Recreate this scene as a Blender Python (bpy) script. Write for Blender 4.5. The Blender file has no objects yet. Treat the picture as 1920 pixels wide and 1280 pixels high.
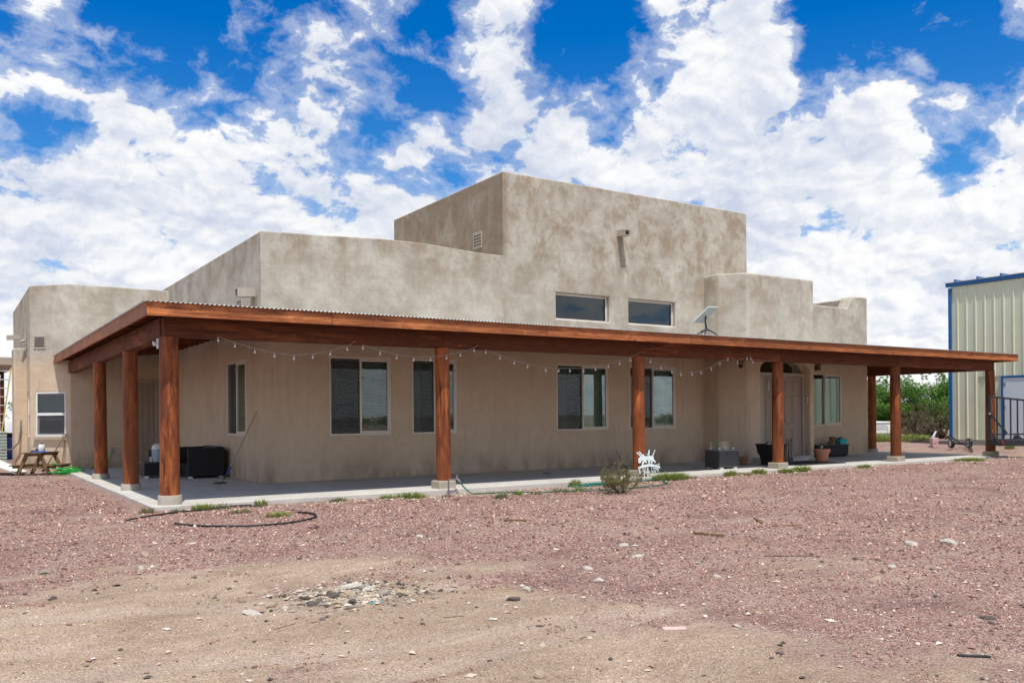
import bpy, bmesh, math, random
import numpy as np
from mathutils import Vector, Matrix
random.seed(7); rng = np.random.default_rng(7)
R_ = math.radians
sc = bpy.context.scene
C = sc.collection

# ------------------------------------------------------------------ camera
YAW, ROLL, EYE = R_(33.0974), R_(-0.4783), 1.45
r0 = Vector((math.cos(YAW), -math.sin(YAW), 0)); fw = Vector((math.sin(YAW), math.cos(YAW), 0)); u0 = Vector((0, 0, 1))
rr = math.cos(ROLL)*r0 + math.sin(ROLL)*u0; uu = -math.sin(ROLL)*r0 + math.cos(ROLL)*u0
cam = bpy.data.cameras.new('camera'); cam.sensor_width = 36.0; cam.lens = 1629.43/1920*36
cam.shift_y = 140.38/1920; cam.clip_end = 6000; cam.clip_start = 0.1
co = bpy.data.objects.new('camera', cam); C.objects.link(co)
M3 = Matrix((rr, uu, -fw)).transposed().to_4x4(); M3.translation = (0, 0, EYE); co.matrix_world = M3
sc.camera = co

# ------------------------------------------------------------------ light
sc.view_settings.view_transform = 'Standard'; sc.view_settings.look = 'None'
sc.view_settings.exposure = 0.36; sc.view_settings.gamma = 1.0; sc.view_settings.use_curve_mapping = False
SUNV = Vector((0.14, 0.41, -1.0)).normalized()            # the way the light travels
SUN_EL = math.asin(-SUNV.z); SUN_AZ = math.atan2(-SUNV.x, -SUNV.y)
sl = bpy.data.lights.new('sun', 'SUN'); sl.energy = 3.5; sl.angle = R_(0.6); sl.color = (1.0, 0.955, 0.88)
so = bpy.data.objects.new('sun', sl); C.objects.link(so); so.rotation_euler = SUNV.to_track_quat('-Z', 'Y').to_euler(); so.location = (0, 0, 40)

SKY_STRENGTH = 0.10
w = bpy.data.worlds.new('World'); sc.world = w; w.use_nodes = True
nt = w.node_tree; nt.nodes.clear()
class NG:
    """tiny node-graph helper"""
    def __init__(s, nt): s.nt = nt
    def n(s, t, **k):
        x = s.nt.nodes.new(t)
        for a, b in k.items(): setattr(x, a, b)
        return x
    def put(s, sock, v):
        if isinstance(v, bpy.types.NodeSocket): s.nt.links.new(v, sock)
        elif v is not None: sock.default_value = v
    def math(s, op, a, b=None, c=None, clamp=False):
        x = s.n('ShaderNodeMath', operation=op, use_clamp=clamp)
        for i, v in enumerate((a, b, c)): s.put(x.inputs[i], v)
        return x.outputs[0]
    def vmath(s, op, a, b=None):
        x = s.n('ShaderNodeVectorMath', operation=op)
        s.put(x.inputs[0], a); s.put(x.inputs[1], b)
        return x.outputs['Value'] if op in ('DOT_PRODUCT', 'LENGTH', 'DISTANCE') else x.outputs[0]
    def noise(s, vec, scale, detail=4, rough=0.5, dist=0.0, dim='3D', out='Fac'):
        x = s.n('ShaderNodeTexNoise', noise_dimensions=dim)
        s.put(x.inputs['Vector'], vec); s.put(x.inputs['Scale'], scale); s.put(x.inputs['Detail'], detail)
        s.put(x.inputs['Roughness'], rough); s.put(x.inputs['Distortion'], dist)
        return x.outputs[out]
    def vor(s, vec, scale, feat='F1', out='Distance', rnd=1.0):
        x = s.n('ShaderNodeTexVoronoi', feature=feat)
        s.put(x.inputs['Vector'], vec); s.put(x.inputs['Scale'], scale)
        if 'Randomness' in x.inputs: s.put(x.inputs['Randomness'], rnd)
        return x.outputs[out]
    def ramp(s, fac, stops, interp='LINEAR'):
        x = s.n('ShaderNodeValToRGB'); e = x.color_ramp.elements; x.color_ramp.interpolation = interp
        while len(e) < len(stops): e.new(0.5)
        for q, (p, c) in zip(e, stops):
            q.position = p; q.color = (*c, 1) if not isinstance(c, (int, float)) else (c, c, c, 1)
        s.put(x.inputs[0], fac); return x.outputs[0]
    def map(s, v, a, b, c=0.0, d=1.0, smooth=False):
        x = s.n('ShaderNodeMapRange', interpolation_type='SMOOTHSTEP' if smooth else 'LINEAR')
        for i, q in enumerate((v, a, b, c, d)): s.put(x.inputs[i], q)
        return x.outputs[0]
    def mix(s, f, a, b, mode='MIX'):
        x = s.n('ShaderNodeMix', data_type='RGBA', blend_type=mode)
        s.put(x.inputs[0], f)
        for sk, v in ((x.inputs[6], a), (x.inputs[7], b)):
            s.put(sk, (*v, 1) if isinstance(v, tuple) and len(v) == 3 else v)
        return x.outputs[2]
    def comb(s, x_, y_, z_):
        x = s.n('ShaderNodeCombineXYZ')
        for i, v in enumerate((x_, y_, z_)): s.put(x.inputs[i], v)
        return x.outputs[0]
    def sep(s, v):
        x = s.n('ShaderNodeSeparateXYZ'); s.put(x.inputs[0], v); return x.outputs
    def bump(s, h, strength=0.3, dist=0.01):
        x = s.n('ShaderNodeBump'); s.put(x.inputs['Height'], h)
        x.inputs['Strength'].default_value = strength; x.inputs['Distance'].default_value = dist
        return x.outputs[0]

g = NG(nt)
D = g.n('ShaderNodeTexCoord').outputs['Generated']
dx, dy, dz = g.sep(D)[0:3]
sky = g.n('ShaderNodeTexSky', sky_type='NISHITA', sun_disc=False, sun_elevation=SUN_EL, sun_rotation=SUN_AZ, altitude=400, air_density=1.0, dust_density=0.6, ozone_density=3.0)
zc = g.math('MAXIMUM', dz, 0.0)
den = g.math('ADD', zc, 0.50)
pv = g.comb(g.math('DIVIDE', dx, den), g.math('DIVIDE', dy, den), 0.0)
warp = g.noise(pv, 7.0, 5, 0.6, out='Color')
wv = g.vmath('SCALE', g.vmath('SUBTRACT', warp, (0.5, 0.5, 0.5))); wv.node.inputs['Scale'].default_value = 0.085
pv2 = g.vmath('ADD', pv, wv)
def fbm(off):
    v = g.vmath('ADD', pv2, off)
    return g.math('ADD', g.math('MULTIPLY', g.noise(v, 4.6, 3, 0.5), 0.38), g.math('MULTIPLY', g.noise(v, 10.5, 12, 0.59, 0.0), 0.62))
n1 = fbm((3.7, 1.3, 0))
n2 = fbm((3.7-0.006, 1.3-0.018, 0))     # the same field a little way towards the sun
# gaps of open blue and cloud banks: direction, half width in degrees, amount
def pix(x, y):
    d = ((x-960)/1629.43)*rr - ((y-780.38)/1629.43)*uu + fw
    return d.normalized()
HOLES = [(40, 150, 5, .12), (250, 60, 5, .15), (360, 130, 5, .15), (90, 262, 3.2, .14), (560, 40, 4, .12), (760, 110, 4, .13), (850, 150, 3, .10), (1080, 50, 5, .15), (1170, 110, 5, .16), (1500, 30, 3.5, .13), (1580, 90, 4.5, .15), (1740, 40, 5, .13), (1890, 90, 4, .12),
         (720, 285, 2.4, .13), (1800, 325, 3, .13), (30, 470, 2.5, .12), (330, 425, 1.6, .08), (820, 340, 1.8, .08)]
BANKS = [(930, 60, 3.5, .12), (430, 20, 3, .10), (120, 110, 2.5, .10), (1380, 110, 5, .17), (650, 130, 3.5, .12), (520, 180, 3.5, .08), (1030, 170, 4, .10), (270, 180, 3, .12), (1640, 220, 6, .10), (300, 340, 7, .08), (1250, 300, 9, .12), (1600, 430, 9, .10), (1680, 110, 2, .08)]
tot = g.math('ADD', g.math('MULTIPLY', n1, 1.75), -0.375)
for lst, sg in ((HOLES, -1), (BANKS, 1)):
    for x, y, deg, a in lst:
        a *= 0.80; b = pix(x, y)
        dt = g.vmath('DOT_PRODUCT', D, tuple(b))
        f = g.map(dt, math.cos(R_(deg)), 1.0, 0.0, a*sg, True)
        tot = g.math('ADD', tot, f)
low = g.math('ADD', g.map(dz, 0.14, 0.33, 0.20, 0.0, True), g.map(dz, 0.0, 0.14, 0.08, 0.0))
tot = g.math('ADD', tot, low)
mask = g.map(tot, 0.465, 0.575, 0.0, 1.0, True)
thin = g.map(tot, 0.36, 0.52, 0.0, 0.42, True)
mask = g.math('MAXIMUM', mask, thin)
grey = g.noise(g.vmath('ADD', pv2, (8.1, 2.2, 0)), 2.6, 7, 0.6)
lit = g.math('ADD', g.map(g.math('SUBTRACT', n1, n2), -0.07, 0.06, 0.0, 0.62), g.map(grey, 0.40, 0.60, 0.38, -0.22))
lit = g.math('ADD', lit, g.map(dz, 0.08, 0.28, 0.30, 0.0, True))
cl = g.ramp(lit, [(0.0, (0.60, 0.66, 0.80)), (0.40, (0.76, 0.80, 0.885)), (0.74, (0.92, 0.935, 0.96)), (1.0, (1.0, 1.0, 0.995))])
clv = g.mix(1.0, cl, (7.85, 7.85, 7.85), 'MULTIPLY')
grad = g.ramp(g.map(dz, 0.02, 0.40), [(0.0, (0.86, 0.99, 1.16)), (0.45, (0.36, 0.84, 1.18)), (1.0, (0.0, 0.60, 1.20))])
blue = g.mix(1.0, sky.outputs[0], grad, 'MULTIPLY')
fin = g.mix(mask, blue, clv)
bg = g.n('ShaderNodeBackground'); g.put(bg.inputs[0], fin); bg.inputs[1].default_value = SKY_STRENGTH
g.put(g.n('ShaderNodeOutputWorld').inputs[0], bg.outputs[0])

# ------------------------------------------------------------------ helpers
def base_mat(name):
    m = bpy.data.materials.new(name); m.use_nodes = True
    n = m.node_tree; n.nodes.clear(); gg = NG(n)
    b = gg.n('ShaderNodeBsdfPrincipled'); o = gg.n('ShaderNodeOutputMaterial'); n.links.new(b.outputs[0], o.inputs[0])
    return m, gg, b
def plain(name, col, rough=0.6, metal=0.0, var=0.12, scale=9.0, bump=0.0, spec=0.5):
    m, gg, b = base_mat(name)
    tc = gg.n('ShaderNodeTexCoord').outputs['Object']
    nz = gg.noise(tc, scale, 5, 0.6)
    c = gg.mix(gg.map(nz, 0.3, 0.7), tuple(max(0, q*(1-var)) for q in col), tuple(min(1, q*(1+var)) for q in col))
    gg.put(b.inputs['Base Color'], c); b.inputs['Roughness'].default_value = rough; b.inputs['Metallic'].default_value = metal
    b.inputs['Specular IOR Level'].default_value = spec
    if bump: gg.put(b.inputs['Normal'], gg.bump(gg.noise(tc, scale*6, 4, 0.6), bump, 0.01))
    return m
def wloc(o):
    v = Vector((0, 0, 0))
    while o is not None: v = v + o.location; o = o.parent
    return v
def tag(o, label=None, cat=None, group=None, kind=None, category=None):
    cat = cat or category
    for k, v in (('label', label), ('category', cat), ('group', group), ('kind', kind)):
        if v: o[k] = v
    return o
def thing(name, loc, label, cat, group=None, parent=None):
    o = bpy.data.objects.new(name, None); C.objects.link(o); o.empty_display_size = 0.2
    if parent is not None: o.parent = parent; o.location = Vector(loc) - wloc(parent)
    else: o.location = loc
    return tag(o, label, cat, group)
def copy_tree(o, parent=None):
    c = o.copy(); C.objects.link(c)
    if parent is not None: c.parent = parent
    for ch in list(o.children): copy_tree(ch, c)
    return c
class MB:
    def __init__(s): s.v = []; s.f = []; s.c = None
    def add(s, vs, fs):
        k = len(s.v); s.v += [tuple(p) for p in vs]; s.f += [tuple(i+k for i in f) for f in fs]; return s
    def obox(s, c, a, b, d):
        c, a, b, d = map(Vector, (c, a, b, d))
        vs = [c+i*a+j*b+k*d for k in (-1, 1) for j in (-1, 1) for i in (-1, 1)]
        fl = [(0, 2, 3, 1), (4, 5, 7, 6), (0, 1, 5, 4), (1, 3, 7, 5), (3, 2, 6, 7), (2, 0, 4, 6)]
        if a.cross(b).dot(d) < 0: fl = [f[::-1] for f in fl]
        return s.add(vs, fl)
    def box(s, x0, x1, y0, y1, z0, z1):
        return s.obox(((x0+x1)/2, (y0+y1)/2, (z0+z1)/2), ((x1-x0)/2, 0, 0), (0, (y1-y0)/2, 0), (0, 0, (z1-z0)/2))
    def bar(s, p0, p1, w, h, up=(0, 0, 1)):
        p0, p1 = Vector(p0), Vector(p1); d = (p1-p0)/2
        side = d.cross(Vector(up))
        if side.length < 1e-6: side = d.cross(Vector((1, 0, 0)))
        side.normalize(); q = side.cross(d).normalized()
        return s.obox((p0+p1)/2, d, side*w/2, q*h/2)
    def ring(s, c, ax, r, n, ph=0.0):
        ax = Vector(ax).normalized(); t = ax.cross(Vector((0, 0, 1)))
        if t.length < 1e-3: t = Vector((1, 0, 0))
        t.normalize(); b = ax.cross(t)
        return [Vector(c)+r*(math.cos(ph+2*math.pi*i/n)*t+math.sin(ph+2*math.pi*i/n)*b) for i in range(n)]
    def loft(s, rings, cap=True):
        n = len(rings[0]); vs = [p for r in rings for p in r]; fs = []
        for k in range(len(rings)-1):
            for i in range(n):
                a, b = k*n+i, k*n+(i+1) % n; fs.append((a, b, b+n, a+n))
        if cap: fs += [tuple(range(n))[::-1], tuple(range(len(vs)-n, len(vs)))]
        return s.add(vs, fs)
    def cyl(s, p0, p1, ra, rb=None, n=12):
        ax = Vector(p1)-Vector(p0); return s.loft([s.ring(p0, ax, ra, n), s.ring(p1, ax, ra if rb is None else rb, n)])
    def tube(s, pts, r, n=7):
        pts = [Vector(p) for p in pts]; rs = []; t = None
        for i, p in enumerate(pts):
            d = (pts[min(i+1, len(pts)-1)]-pts[max(i-1, 0)]).normalized()
            if t is None:
                t = d.cross(Vector((0, 0, 1)))
                if t.length < 1e-3: t = d.cross(Vector((1, 0, 0)))
            t = (t-d*t.dot(d)).normalized(); b = d.cross(t)
            q = r[i] if isinstance(r, (list, tuple)) else r
            rs.append([p+q*(math.cos(2*math.pi*k/n)*t+math.sin(2*math.pi*k/n)*b) for k in range(n)])
        return s.loft(rs)
    def lathe(s, prof, c=(0, 0, 0), n=20):
        c = Vector(c); return s.loft([[c+Vector((r*math.cos(2*math.pi*i/n), r*math.sin(2*math.pi*i/n), z)) for i in range(n)] for r, z in prof])
    def extr(s, poly, vec):
        poly = [Vector(p) for p in poly]; vec = Vector(vec); n = len(poly)
        nrm = Vector((0, 0, 0))
        for i in range(n): nrm += poly[i].cross(poly[(i+1) % n])
        if nrm.dot(vec) < 0: poly = poly[::-1]
        vs = poly+[p+vec for p in poly]
        fs = [tuple(range(n))[::-1], tuple(range(n, 2*n))]+[(i, (i+1) % n, (i+1) % n+n, i+n) for i in range(n)]
        return s.add(vs, fs)
    def mesh(s, name, off=(0, 0, 0)):
        me = bpy.data.meshes.new(name); o = Vector(off)
        me.from_pydata([(p[0]-o[0], p[1]-o[1], p[2]-o[2]) for p in s.v], [], s.f); me.update(); return me
    def build(s, name, mat, parent=None, smooth=False, bevel=0.0, seg=2, local=False, loc=None, **tags):
        off = Vector(loc) if loc is not None else (Vector((0, 0, 0)) if (parent is None or local) else wloc(parent))
        me = s.mesh(name, off); o = bpy.data.objects.new(name, me); C.objects.link(o)
        if mat is not None: me.materials.append(mat)
        if parent is not None: o.parent = parent
        if loc is not None: o.location = Vector(loc) - (wloc(parent) if parent is not None else Vector((0, 0, 0)))
        if bevel:
            b = o.modifiers.new('bevel', 'BEVEL'); b.width = bevel; b.segments = seg; b.limit_method = 'ANGLE'; b.angle_limit = R_(40)
        if smooth or bevel:
            me.polygons.foreach_set('use_smooth', [True]*len(me.polygons))
            if not smooth or smooth == 'auto':
                try: me.set_sharp_from_angle(angle=R_(45))
                except Exception: pass
            if bevel: b.harden_normals = False
        return tag(o, **tags)
def share(src, name=None, parent=None, loc=(0, 0, 0), rot=(0, 0, 0), scale=(1, 1, 1)):
    o = src.copy(); C.objects.link(o)
    if name: o.name = name
    o.parent = parent if parent is not None else src.parent
    o.location = loc; o.rotation_euler = rot; o.scale = scale
    return o
def cut(o, cutters):
    """carve real openings, then keep the bevel on the result"""
    bev = [m for m in o.modifiers if m.type == 'BEVEL']
    for mb, mat in cutters:
        me = mb.mesh('cutter', wloc(o)); me.materials.append(mat)
        co_ = bpy.data.objects.new('cutter', me); C.objects.link(co_); co_.location = wloc(o)
        m = o.modifiers.new('bool', 'BOOLEAN'); m.operation = 'DIFFERENCE'; m.solver = 'EXACT'; m.object = co_
        try: m.material_mode = 'TRANSFER'
        except Exception: pass
        if bev: bev[0].show_viewport = False
        bpy.context.view_layer.update()
        nm = bpy.data.meshes.new_from_object(o.evaluated_get(bpy.context.evaluated_depsgraph_get()))
        o.modifiers.remove(m); o.data = nm; bpy.data.objects.remove(co_)
        if bev: bev[0].show_viewport = True
    for p in o.data.polygons: p.use_smooth = True
    try: o.data.set_sharp_from_angle(angle=R_(45))
    except Exception: pass

# ------------------------------------------------------------------ materials
def mat_stucco():
    m, q, b = base_mat('stucco')
    P = q.n('ShaderNodeNewGeometry').outputs['Position']; x, y, z = q.sep(P)[0:3]
    blot = q.noise(P, 1.1, 10, 0.70, 0.2); fine = q.noise(P, 7, 6, 0.65)
    worn = q.map(z, 2.9, 3.7, 0.0, 1.0, True)                   # weathered above the porch roof; colour below lightened to lift the porch shade
    c_low = q.mix(q.map(blot, 0.3, 0.7), (0.60, 0.46, 0.32), (0.73, 0.58, 0.415))
    c_up = q.mix(q.map(blot, 0.36, 0.64), (0.375, 0.332, 0.262), (0.585, 0.548, 0.462))
    c = q.mix(worn, c_low, c_up)
    west = q.math('MULTIPLY', q.map(x, 12.6, 12.43, 0, 1), q.map(x, 12.3, 12.4, 0, 1)); high = q.math('ADD', q.map(z, 4.4, 6.0, 0.30, 1.0, True), q.math('MULTIPLY', west, 0.35))                   # brown damp stains on the tall block, thickened to shade its left face
    st = q.map(q.noise(q.vmath('MULTIPLY', P, (1, 1, 0.75)), 1.7, 11, 0.72, 0.25), 0.44, 0.62, 0, 0.74, True)
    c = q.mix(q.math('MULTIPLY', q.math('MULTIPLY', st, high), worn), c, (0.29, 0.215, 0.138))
    c = q.mix(q.math('MULTIPLY', west, q.math('MULTIPLY', q.map(z, 5.6, 5.75, 0, 1), q.map(blot, 0.25, 0.65, 1.0, 0.55))), c, (0.25, 0.19, 0.13))  # tower's left face darkened in colour to stand for its shade
    run = q.map(q.noise(q.vmath('MULTIPLY', P, (5, 5, 0.35)), 1.0, 5, 0.6), 0.52, 0.75, 0, 0.34, True)
    c = q.mix(run, c, (0.47, 0.36, 0.255))
    damp = q.math('MULTIPLY', q.map(z, 0.75, 0.02, 0, 1, True), q.map(q.noise(q.vmath('MULTIPLY', P, (2.2, 2.2, 0.8)), 1.0, 6, 0.6), 0.42, 0.62, 0.12, 0.8))
    c = q.mix(damp, c, (0.30, 0.225, 0.16))
    drip = q.map(q.noise(q.vmath('MULTIPLY', P, (9, 9, 0.22)), 1.0, 4, 0.6), 0.56, 0.74, 0, 0.40, True)
    c = q.mix(q.math('MULTIPLY', drip, q.map(q.noise(P, 0.6, 3), 0.42, 0.58, 0, 1)), c, (0.30, 0.23, 0.155))
    for px_, py_, zt in ((16.42, 19.4, 6.62), (5.95, 19.95, 4.22)):     # water streaks below the canales
        sx = q.math('ABSOLUTE', q.math('SUBTRACT', q.math('ADD', x, q.math('MULTIPLY', q.noise(P, 2.2, 4, .6), .25)), px_+.125)); sy = q.math('ABSOLUTE', q.math('SUBTRACT', y, py_))
        near_ = q.math('MULTIPLY', q.map(sx, .05, .2, 1, 0, True), q.map(sy, .15, .4, 1, 0, True)); fall = q.math('MULTIPLY', q.map(z, zt-1.9, zt-.1, 0, .75, True), q.map(z, zt, zt+.05, 1, 0))
        c = q.mix(q.math('MULTIPLY', near_, fall), c, (0.27, 0.205, 0.14))
    crack = q.map(q.vor(q.vmath('ADD', P, q.vmath('MULTIPLY', q.noise(P, 3, 4, out='Color'), (0.5, 0.5, 0.5))), 1.7, 'DISTANCE_TO_EDGE'), 0.0, 0.012, 0.55, 0.0)
    c = q.mix(q.math('MULTIPLY', crack, q.map(q.noise(P, 0.45, 2), 0.5, 0.6, 0, 1)), c, (0.55, 0.52, 0.46))
    c = q.mix(q.map(fine, 0.3, 0.7, 0.0, 0.20), c, (0.30, 0.24, 0.18))
    q.put(b.inputs['Base Color'], c); b.inputs['Roughness'].default_value = 0.92; b.inputs['Specular IOR Level'].default_value = 0.15
    h = q.math('ADD', q.math('MULTIPLY', q.noise(P, 3.2, 7, 0.6), 1.0), q.math('MULTIPLY', q.noise(P, 70, 4, 0.6), 0.25))
    q.put(b.inputs['Normal'], q.bump(h, 0.7, 0.035)); return m
def mat_wood(name, axis, light=(0.46, 0.145, 0.040), dark=(0.14, 0.034, 0.011), knots=True, rough=0.55):
    m, q, b = base_mat(name)
    tc = q.n('ShaderNodeTexCoord').outputs['Object']; oi = q.n('ShaderNodeObjectInfo').outputs['Random']
    P = q.vmath('ADD', tc, q.comb(q.math('MULTIPLY', oi, 13.0), q.math('MULTIPLY', oi, 7.0), q.math('MULTIPLY', oi, 21.0)))
    s = [16, 16, 16]; s[axis] = 1.1
    grain = q.noise(q.vmath('MULTIPLY', P, tuple(s)), 1.0, 7, 0.65, 1.2)
    s2 = [2.6, 2.6, 2.6]; s2[axis] = 0.7
    blot = q.noise(q.vmath('MULTIPLY', P, tuple(s2)), 1.0, 5, 0.6, 0.5)
    c = q.mix(q.map(grain, 0.36, 0.62), dark, light)
    c = q.mix(q.map(blot, 0.40, 0.62, 0.0, 0.85, True), c, tuple(0.6*a+0.4*d for a, d in zip(dark, light)))
    c = q.mix(q.map(blot, 0.45, 0.30, 0.0, 0.6, True), c, tuple(min(1, a*1.5) for a in light))
    s4 = [7, 7, 7]; s4[axis] = 2.4
    mot = q.noise(q.vmath('MULTIPLY', P, tuple(s4)), 1.0, 9, 0.75, 0.6)
    c = q.mix(q.map(mot, 0.50, 0.66, 0, 0.65, True), c, tuple(a*1.1 for a in dark)); c = q.mix(q.map(mot, 0.42, 0.30, 0, 0.55, True), c, tuple(min(1, a*1.45) for a in light))
    s3 = [34, 34, 34]; s3[axis] = 0.55
    chk = q.map(q.noise(q.vmath('MULTIPLY', P, tuple(s3)), 1.0, 3, 0.5), 0.66, 0.72, 0, 0.8, True); c = q.mix(chk, c, tuple(a*0.45 for a in dark))
    if knots:
        k = q.map(q.vor(q.vmath('MULTIPLY', P, tuple(2.4 if i != axis else 1.3 for i in range(3))), 1.0), 0.02, 0.10, 0.75, 0, True)
        c = q.mix(k, c, tuple(a*0.7 for a in dark))
        k2 = q.map(q.vor(q.vmath('MULTIPLY', q.vmath('ADD', P, (5, 3, 1)), tuple(3.6 if i != axis else 1.8 for i in range(3))), 1.0), 0.05, 0.09, 0.7, 0, True)
        c = q.mix(k2, c, tuple(min(1, a*1.6) for a in light))
    tint = q.map(oi, 0, 1, 0.74, 1.16)
    c = q.mix(1.0, c, q.comb(tint, tint, tint), 'MULTIPLY')
    q.put(b.inputs['Base Color'], c); b.inputs['Roughness'].default_value = rough; b.inputs['Specular IOR Level'].default_value = 0.3
    q.put(b.inputs['Normal'], q.bump(q.math('ADD', grain, mot), 0.8, 0.02)); return m
def mat_concrete(name, col=(0.62, 0.59, 0.535)):
    m, q, b = base_mat(name)
    P = q.n('ShaderNodeNewGeometry').outputs['Position']
    n = q.noise(P, 1.1, 8, 0.65); f = q.noise(P, 30, 4, 0.6)
    c = q.mix(q.map(n, 0.35, 0.68), tuple(a*0.78 for a in col), col); c = q.mix(q.map(f, 0.4, 0.7, 0, 0.25), c, tuple(a*0.6 for a in col))
    dirt = q.map(q.noise(P, 0.55, 6, 0.7, 0.5), 0.48, 0.68, 0, 0.5, True); c = q.mix(dirt, c, (0.36, 0.31, 0.25)); grit = q.map(q.noise(P, 5.5, 8, 0.75), 0.55, 0.70, 0, 0.45, True); c = q.mix(grit, c, (0.40, 0.33, 0.26))
    q.put(b.inputs['Base Color'], c); b.inputs['Roughness'].default_value = 0.85; b.inputs['Specular IOR Level'].default_value = 0.25
    q.put(b.inputs['Normal'], q.bump(f, 0.25, 0.01)); return m
def mat_tin():
    m, q, b = base_mat('galvanised_tin')
    P = q.n('ShaderNodeNewGeometry').outputs['Position']
    n = q.noise(P, 2.5, 6, 0.65); rust = q.map(q.noise(P, 1.3, 7, 0.7, 0.5), 0.55, 0.7, 0, 0.45, True)
    c = q.mix(q.map(n, 0.3, 0.7), (0.42, 0.42, 0.41), (0.60, 0.60, 0.58)); c = q.mix(rust, c, (0.24, 0.15, 0.09))
    q.put(b.inputs['Base Color'], c); b.inputs['Metallic'].default_value = 0.55; b.inputs['Roughness'].default_value = 0.5; return m
def mat_glass(name, refl=0.3, tint=(0.80, 0.90, 0.86)):
    m, q, b = base_mat(name); n = m.node_tree
    n.nodes.remove(b); out = [x for x in n.nodes if x.type == 'OUTPUT_MATERIAL'][0]
    t = q.n('ShaderNodeBsdfTransparent'); t.inputs[0].default_value = (*tint, 1)
    gl = q.n('ShaderNodeBsdfGlossy'); gl.inputs['Roughness'].default_value = 0.015; gl.inputs[0].default_value = (0.92, 0.97, 1.0, 1)
    P = q.n('ShaderNodeNewGeometry').outputs['Position']
    q.put(gl.inputs['Normal'], q.bump(q.noise(P, 1.1, 1, 0.5), 0.03, 0.05))
    lw = q.n('ShaderNodeLayerWeight'); lw.inputs[0].default_value = 0.25
    f = q.math('ADD', q.math('MULTIPLY', lw.outputs['Fresnel'], 0.6), refl, clamp=True)
    mx = q.n('ShaderNodeMixShader'); q.put(mx.inputs[0], f); n.links.new(t.outputs[0], mx.inputs[1]); n.links.new(gl.outputs[0], mx.inputs[2])
    n.links.new(mx.outputs[0], out.inputs[0]); return m
def mat_screen():
    m, q, b = base_mat('insect_screen'); n = m.node_tree
    out = [x for x in n.nodes if x.type == 'OUTPUT_MATERIAL'][0]
    t = q.n('ShaderNodeBsdfTransparent'); b.inputs['Base Color'].default_value = (0.085, 0.088, 0.092, 1); b.inputs['Roughness'].default_value = 0.8
    mx = q.n('ShaderNodeMixShader'); mx.inputs[0].default_value = 0.33
    n.links.new(t.outputs[0], mx.inputs[1]); n.links.new(b.outputs[0], mx.inputs[2]); n.links.new(mx.outputs[0], out.inputs[0]); return m
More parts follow.
